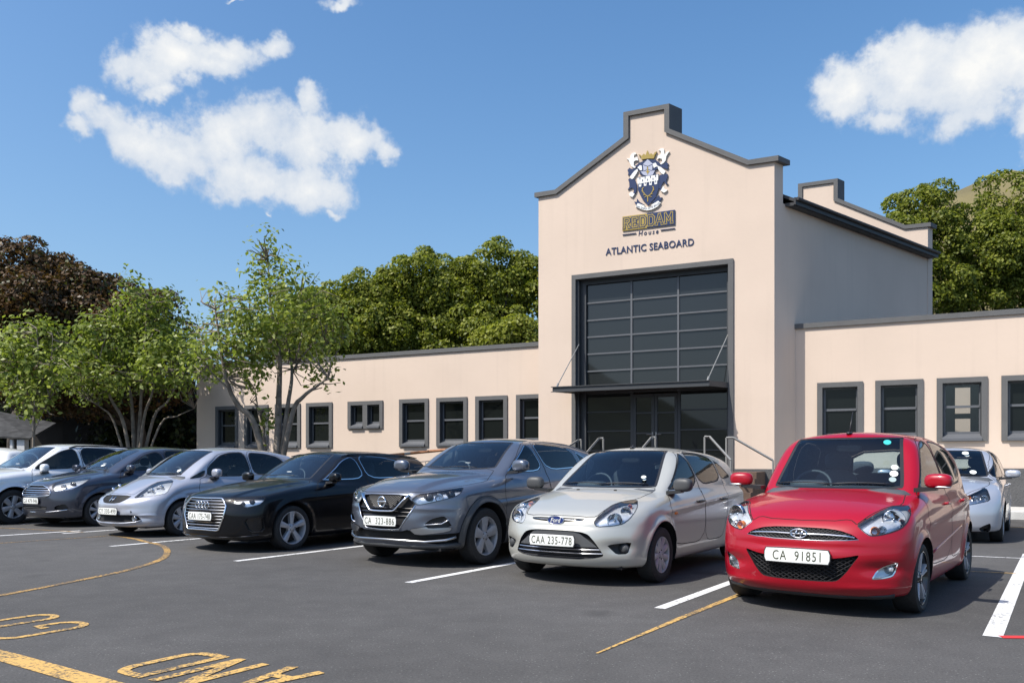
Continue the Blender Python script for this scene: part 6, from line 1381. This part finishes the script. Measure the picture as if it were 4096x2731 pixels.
hd2 = empty('gap_darkening_hedge', (-27., 43., 0)); tag(hd2, 'long dark hedge added to darken the open gap behind the shelter at the left edge', 'hedge')  # added so the bright gap below the shelter roof goes dark
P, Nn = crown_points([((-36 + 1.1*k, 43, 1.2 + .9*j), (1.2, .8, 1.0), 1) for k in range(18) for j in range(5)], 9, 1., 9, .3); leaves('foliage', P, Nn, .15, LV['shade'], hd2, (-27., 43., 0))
m = MB(); m.box((-11, .7, 0), (10, 1.0, 5.6)); m.build('shade_backing', M['shade'], hd2)  # dark sheet added to cover the sky in that gap
# hills: one seen over the trees on the right, one behind the camera that the entrance glass mirrors
def hill(name, fn, x0, x1, y0, y1, mt, n=40):
    xs, ys = np.linspace(x0, x1, n), np.linspace(y0, y1, n); m = MB(); m.add([(x, y, fn(x, y)) for y in ys for x in xs], [(j*n + i, j*n + i + 1, (j+1)*n + i + 1, (j+1)*n + i) for j in range(n - 1) for i in range(n - 1)])
    o = m.build(name, mt, None, True); o['kind'] = 'structure'; return o
M['hillm'] = mat('dry_grass_hill', (.15, .125, .055), .95, noise=.35, nscale=.03, bump=.6, bscale=.2)
hill('hill', lambda x, y: 156*math.exp(-((x - 262)/150)**2 - ((y - 430)/120)**2) - 6 + 2.5*math.sin(x*.13)*math.sin(y*.11), 40, 560, 240, 640, M['hillm'])
M['hillg'] = mat('green_hill', (.05, .062, .025), .95, noise=.4, nscale=.03)
hill('hill', lambda x, y: 150*math.exp(-((x + 420)/170)**2 - ((y + 170)/150)**2) - 4 + 3*math.sin(x*.1)*math.sin(y*.09), -820, -90, -560, 120, M['hillg'])
# ------------------------------------------------------------------ sky, sun, camera
w = bpy.data.worlds.new('World'); SC.world = w; w.use_nodes = True; nt = w.node_tree; N, Lk = nt.nodes, nt.links; bg = N['Background']
SUN_AZ = math.atan2(-.865, -.501); SUN_EL = R(52.7)
sk = N.new('ShaderNodeTexSky'); sk.sky_type = 'NISHITA'; sk.sun_disc = False; sk.sun_elevation = SUN_EL; sk.sun_rotation = SUN_AZ
sk.altitude = 0; sk.air_density = 1.15; sk.dust_density = 2.6; sk.ozone_density = 4.0
tc = N.new('ShaderNodeTexCoord')
def math_n(op, a=None, b=None, c=None):
    m = N.new('ShaderNodeMath'); m.operation = op
    for i, x in enumerate((a, b, c)):
        if x is None: continue
        if isinstance(x, (int, float)): m.inputs[i].default_value = x
        else: Lk.new(x, m.inputs[i])
    return m.outputs[0]
# azimuth (0 = +Y, positive right) and elevation of the view direction
sp_ = N.new('ShaderNodeSeparateXYZ'); Lk.new(tc.outputs['Generated'], sp_.inputs[0])
az = math_n('ARCTAN2', sp_.outputs[0], sp_.outputs[1]); el = math_n('ARCSINE', sp_.outputs[2])
wn = N.new('ShaderNodeTexNoise'); wn.inputs['Scale'].default_value = 11; wn.inputs['Detail'].default_value = 5; wn.inputs['Roughness'].default_value = .6; Lk.new(tc.outputs['Generated'], wn.inputs['Vector'])
ws_ = N.new('ShaderNodeSeparateColor'); Lk.new(wn.outputs['Color'], ws_.inputs[0])
az = math_n('MULTIPLY_ADD', math_n('SUBTRACT', ws_.outputs[0], .5), .085, az); el = math_n('MULTIPLY_ADD', math_n('SUBTRACT', ws_.outputs[1], .5), .085, el)
def ae(u, v):
    x, z = (u - 2048)/3275, (1851 - v)/3275; return math.atan2(x, 1), math.atan2(z, math.hypot(x, 1))
nz = N.new('ShaderNodeTexNoise'); nz.inputs['Scale'].default_value = 9; nz.inputs['Detail'].default_value = 9; nz.inputs['Roughness'].default_value = .6; Lk.new(tc.outputs['Generated'], nz.inputs['Vector'])
nz2 = N.new('ShaderNodeTexNoise'); nz2.inputs['Scale'].default_value = 42; nz2.inputs['Detail'].default_value = 7; nz2.inputs['Roughness'].default_value = .62; Lk.new(tc.outputs['Generated'], nz2.inputs['Vector'])
PUFFS = [(690,230,190,120,1),(560,290,150,110,.95),(880,210,210,95,.95),(1050,190,120,70,.85),(760,120,120,70,.8),(620,370,90,50,.8),(840,270,200,80,.9),
  (360,420,90,110,.9),(330,520,110,80,.85),(470,490,130,110,.95),(560,570,170,130,1),(700,600,190,150,1),(900,560,200,180,1),(1060,520,220,170,1),(1240,560,170,150,1),(1240,390,90,110,.85),(1420,560,160,130,.95),(1540,620,110,80,.8),(1000,730,240,130,1),(1250,740,180,130,1),(1340,840,80,40,.6),(430,380,50,70,.6),
  (3420,360,180,150,.95),(3640,320,230,190,1),(3880,330,260,240,1),(4080,280,230,220,1),(3560,480,240,110,.7),(3860,500,260,140,.75),(4080,480,200,150,.7),(4120,600,120,80,.4),(1360,20,180,55,.55),(940,0,60,20,.5),(1075,880,45,22,.45)]
best = None
for (u, v, ru, rv, s) in PUFFS:
    a0, e0 = ae(u, v); a1, _ = ae(u + ru, v); _, e1 = ae(u, v - rv)
    dx = math_n('MULTIPLY', math_n('SUBTRACT', az, a0), 1/abs(a1 - a0)); dy = math_n('MULTIPLY', math_n('SUBTRACT', el, e0), 1/abs(e1 - e0))
    d = math_n('SUBTRACT', s, math_n('SQRT', math_n('ADD', math_n('MULTIPLY', dx, dx), math_n('MULTIPLY', dy, dy))))
    best = d if best is None else math_n('SMOOTH_MAX', best, d, .35)
den = math_n('ADD', math_n('MULTIPLY_ADD', math_n('SUBTRACT', nz.outputs['Fac'], .5), 1.15, math_n('ADD', best, .05)), math_n('MULTIPLY', math_n('SUBTRACT', nz2.outputs['Fac'], .5), 1.0))
mr = N.new('ShaderNodeMapRange'); mr.interpolation_type = 'SMOOTHSTEP'; mr.inputs[1].default_value = .0; mr.inputs[2].default_value = .52; Lk.new(den, mr.inputs[0])
sh = N.new('ShaderNodeMapRange'); sh.inputs[1].default_value = .35; sh.inputs[2].default_value = 1.2; sh.inputs[3].default_value = .78; sh.inputs[4].default_value = 1.0; Lk.new(den, sh.inputs[0])
cl = N.new('ShaderNodeMix'); cl.data_type = 'RGBA'; cl.inputs['A'].default_value = (3.6, 4.2, 5.1, 1); cl.inputs['B'].default_value = (6.2, 6.2, 6.1, 1)
Lk.new(math_n('MULTIPLY_ADD', math_n('SUBTRACT', nz.outputs['Fac'], .5), 1.6, math_n('MULTIPLY', den, .75)), cl.inputs['Factor']); cl.clamp_factor = True
mx = N.new('ShaderNodeMix'); mx.data_type = 'RGBA'; Lk.new(mr.outputs[0], mx.inputs['Factor']); hs = N.new('ShaderNodeHueSaturation'); hs.inputs['Saturation'].default_value = 1.24; hs.inputs['Value'].default_value = 1.15; Lk.new(sk.outputs[0], hs.inputs['Color']); hz = N.new('ShaderNodeMix'); hz.data_type = 'RGBA'; hz.inputs['B'].default_value = (2.5, 4.0, 5.7, 1)
el0 = math_n('ARCSINE', sp_.outputs[2]); Lk.new(math_n('MULTIPLY', math_n('EXPONENT', math_n('MULTIPLY', math_n('MAXIMUM', el0, 0.), -4.5)), .75), hz.inputs['Factor']); Lk.new(hs.outputs[0], hz.inputs['A']); Lk.new(hz.outputs['Result'], mx.inputs['A']); Lk.new(cl.outputs['Result'], mx.inputs['B'])
Lk.new(mx.outputs['Result'], bg.inputs['Color']); bg.inputs['Strength'].default_value = .13
l = bpy.data.lights.new('sun', 'SUN'); l.energy = 4.8; l.angle = R(.53); l.color = (1, .955, .88); o = bpy.data.objects.new('sun', l); COL.objects.link(o)
sv = Vector((math.sin(SUN_AZ)*math.cos(SUN_EL), math.cos(SUN_AZ)*math.cos(SUN_EL), math.sin(SUN_EL))); o.rotation_euler = sv.to_track_quat('Z', 'Y').to_euler(); o.location = (-20, -12, 30)
cd = bpy.data.cameras.new('camera'); co = bpy.data.objects.new('camera', cd); COL.objects.link(co); SC.camera = co
co.location = (0, 0, 1.233); co.rotation_euler = (R(90), 0, 0); cd.sensor_width = 36; cd.lens = 3275/4096*36; cd.shift_y = (1851 - 1365.5)/4096; cd.clip_end = 6000; cd.clip_start = .05
vs = SC.view_settings; vs.view_transform = 'Standard'; vs.look = 'None'; vs.gamma = 1; vs.use_curve_mapping = False; vs.exposure = .27
SC.cycles.max_bounces = 8; SC.cycles.transparent_max_bounces = 12; SC.cycles.caustics_reflective = False; SC.cycles.caustics_refractive = False
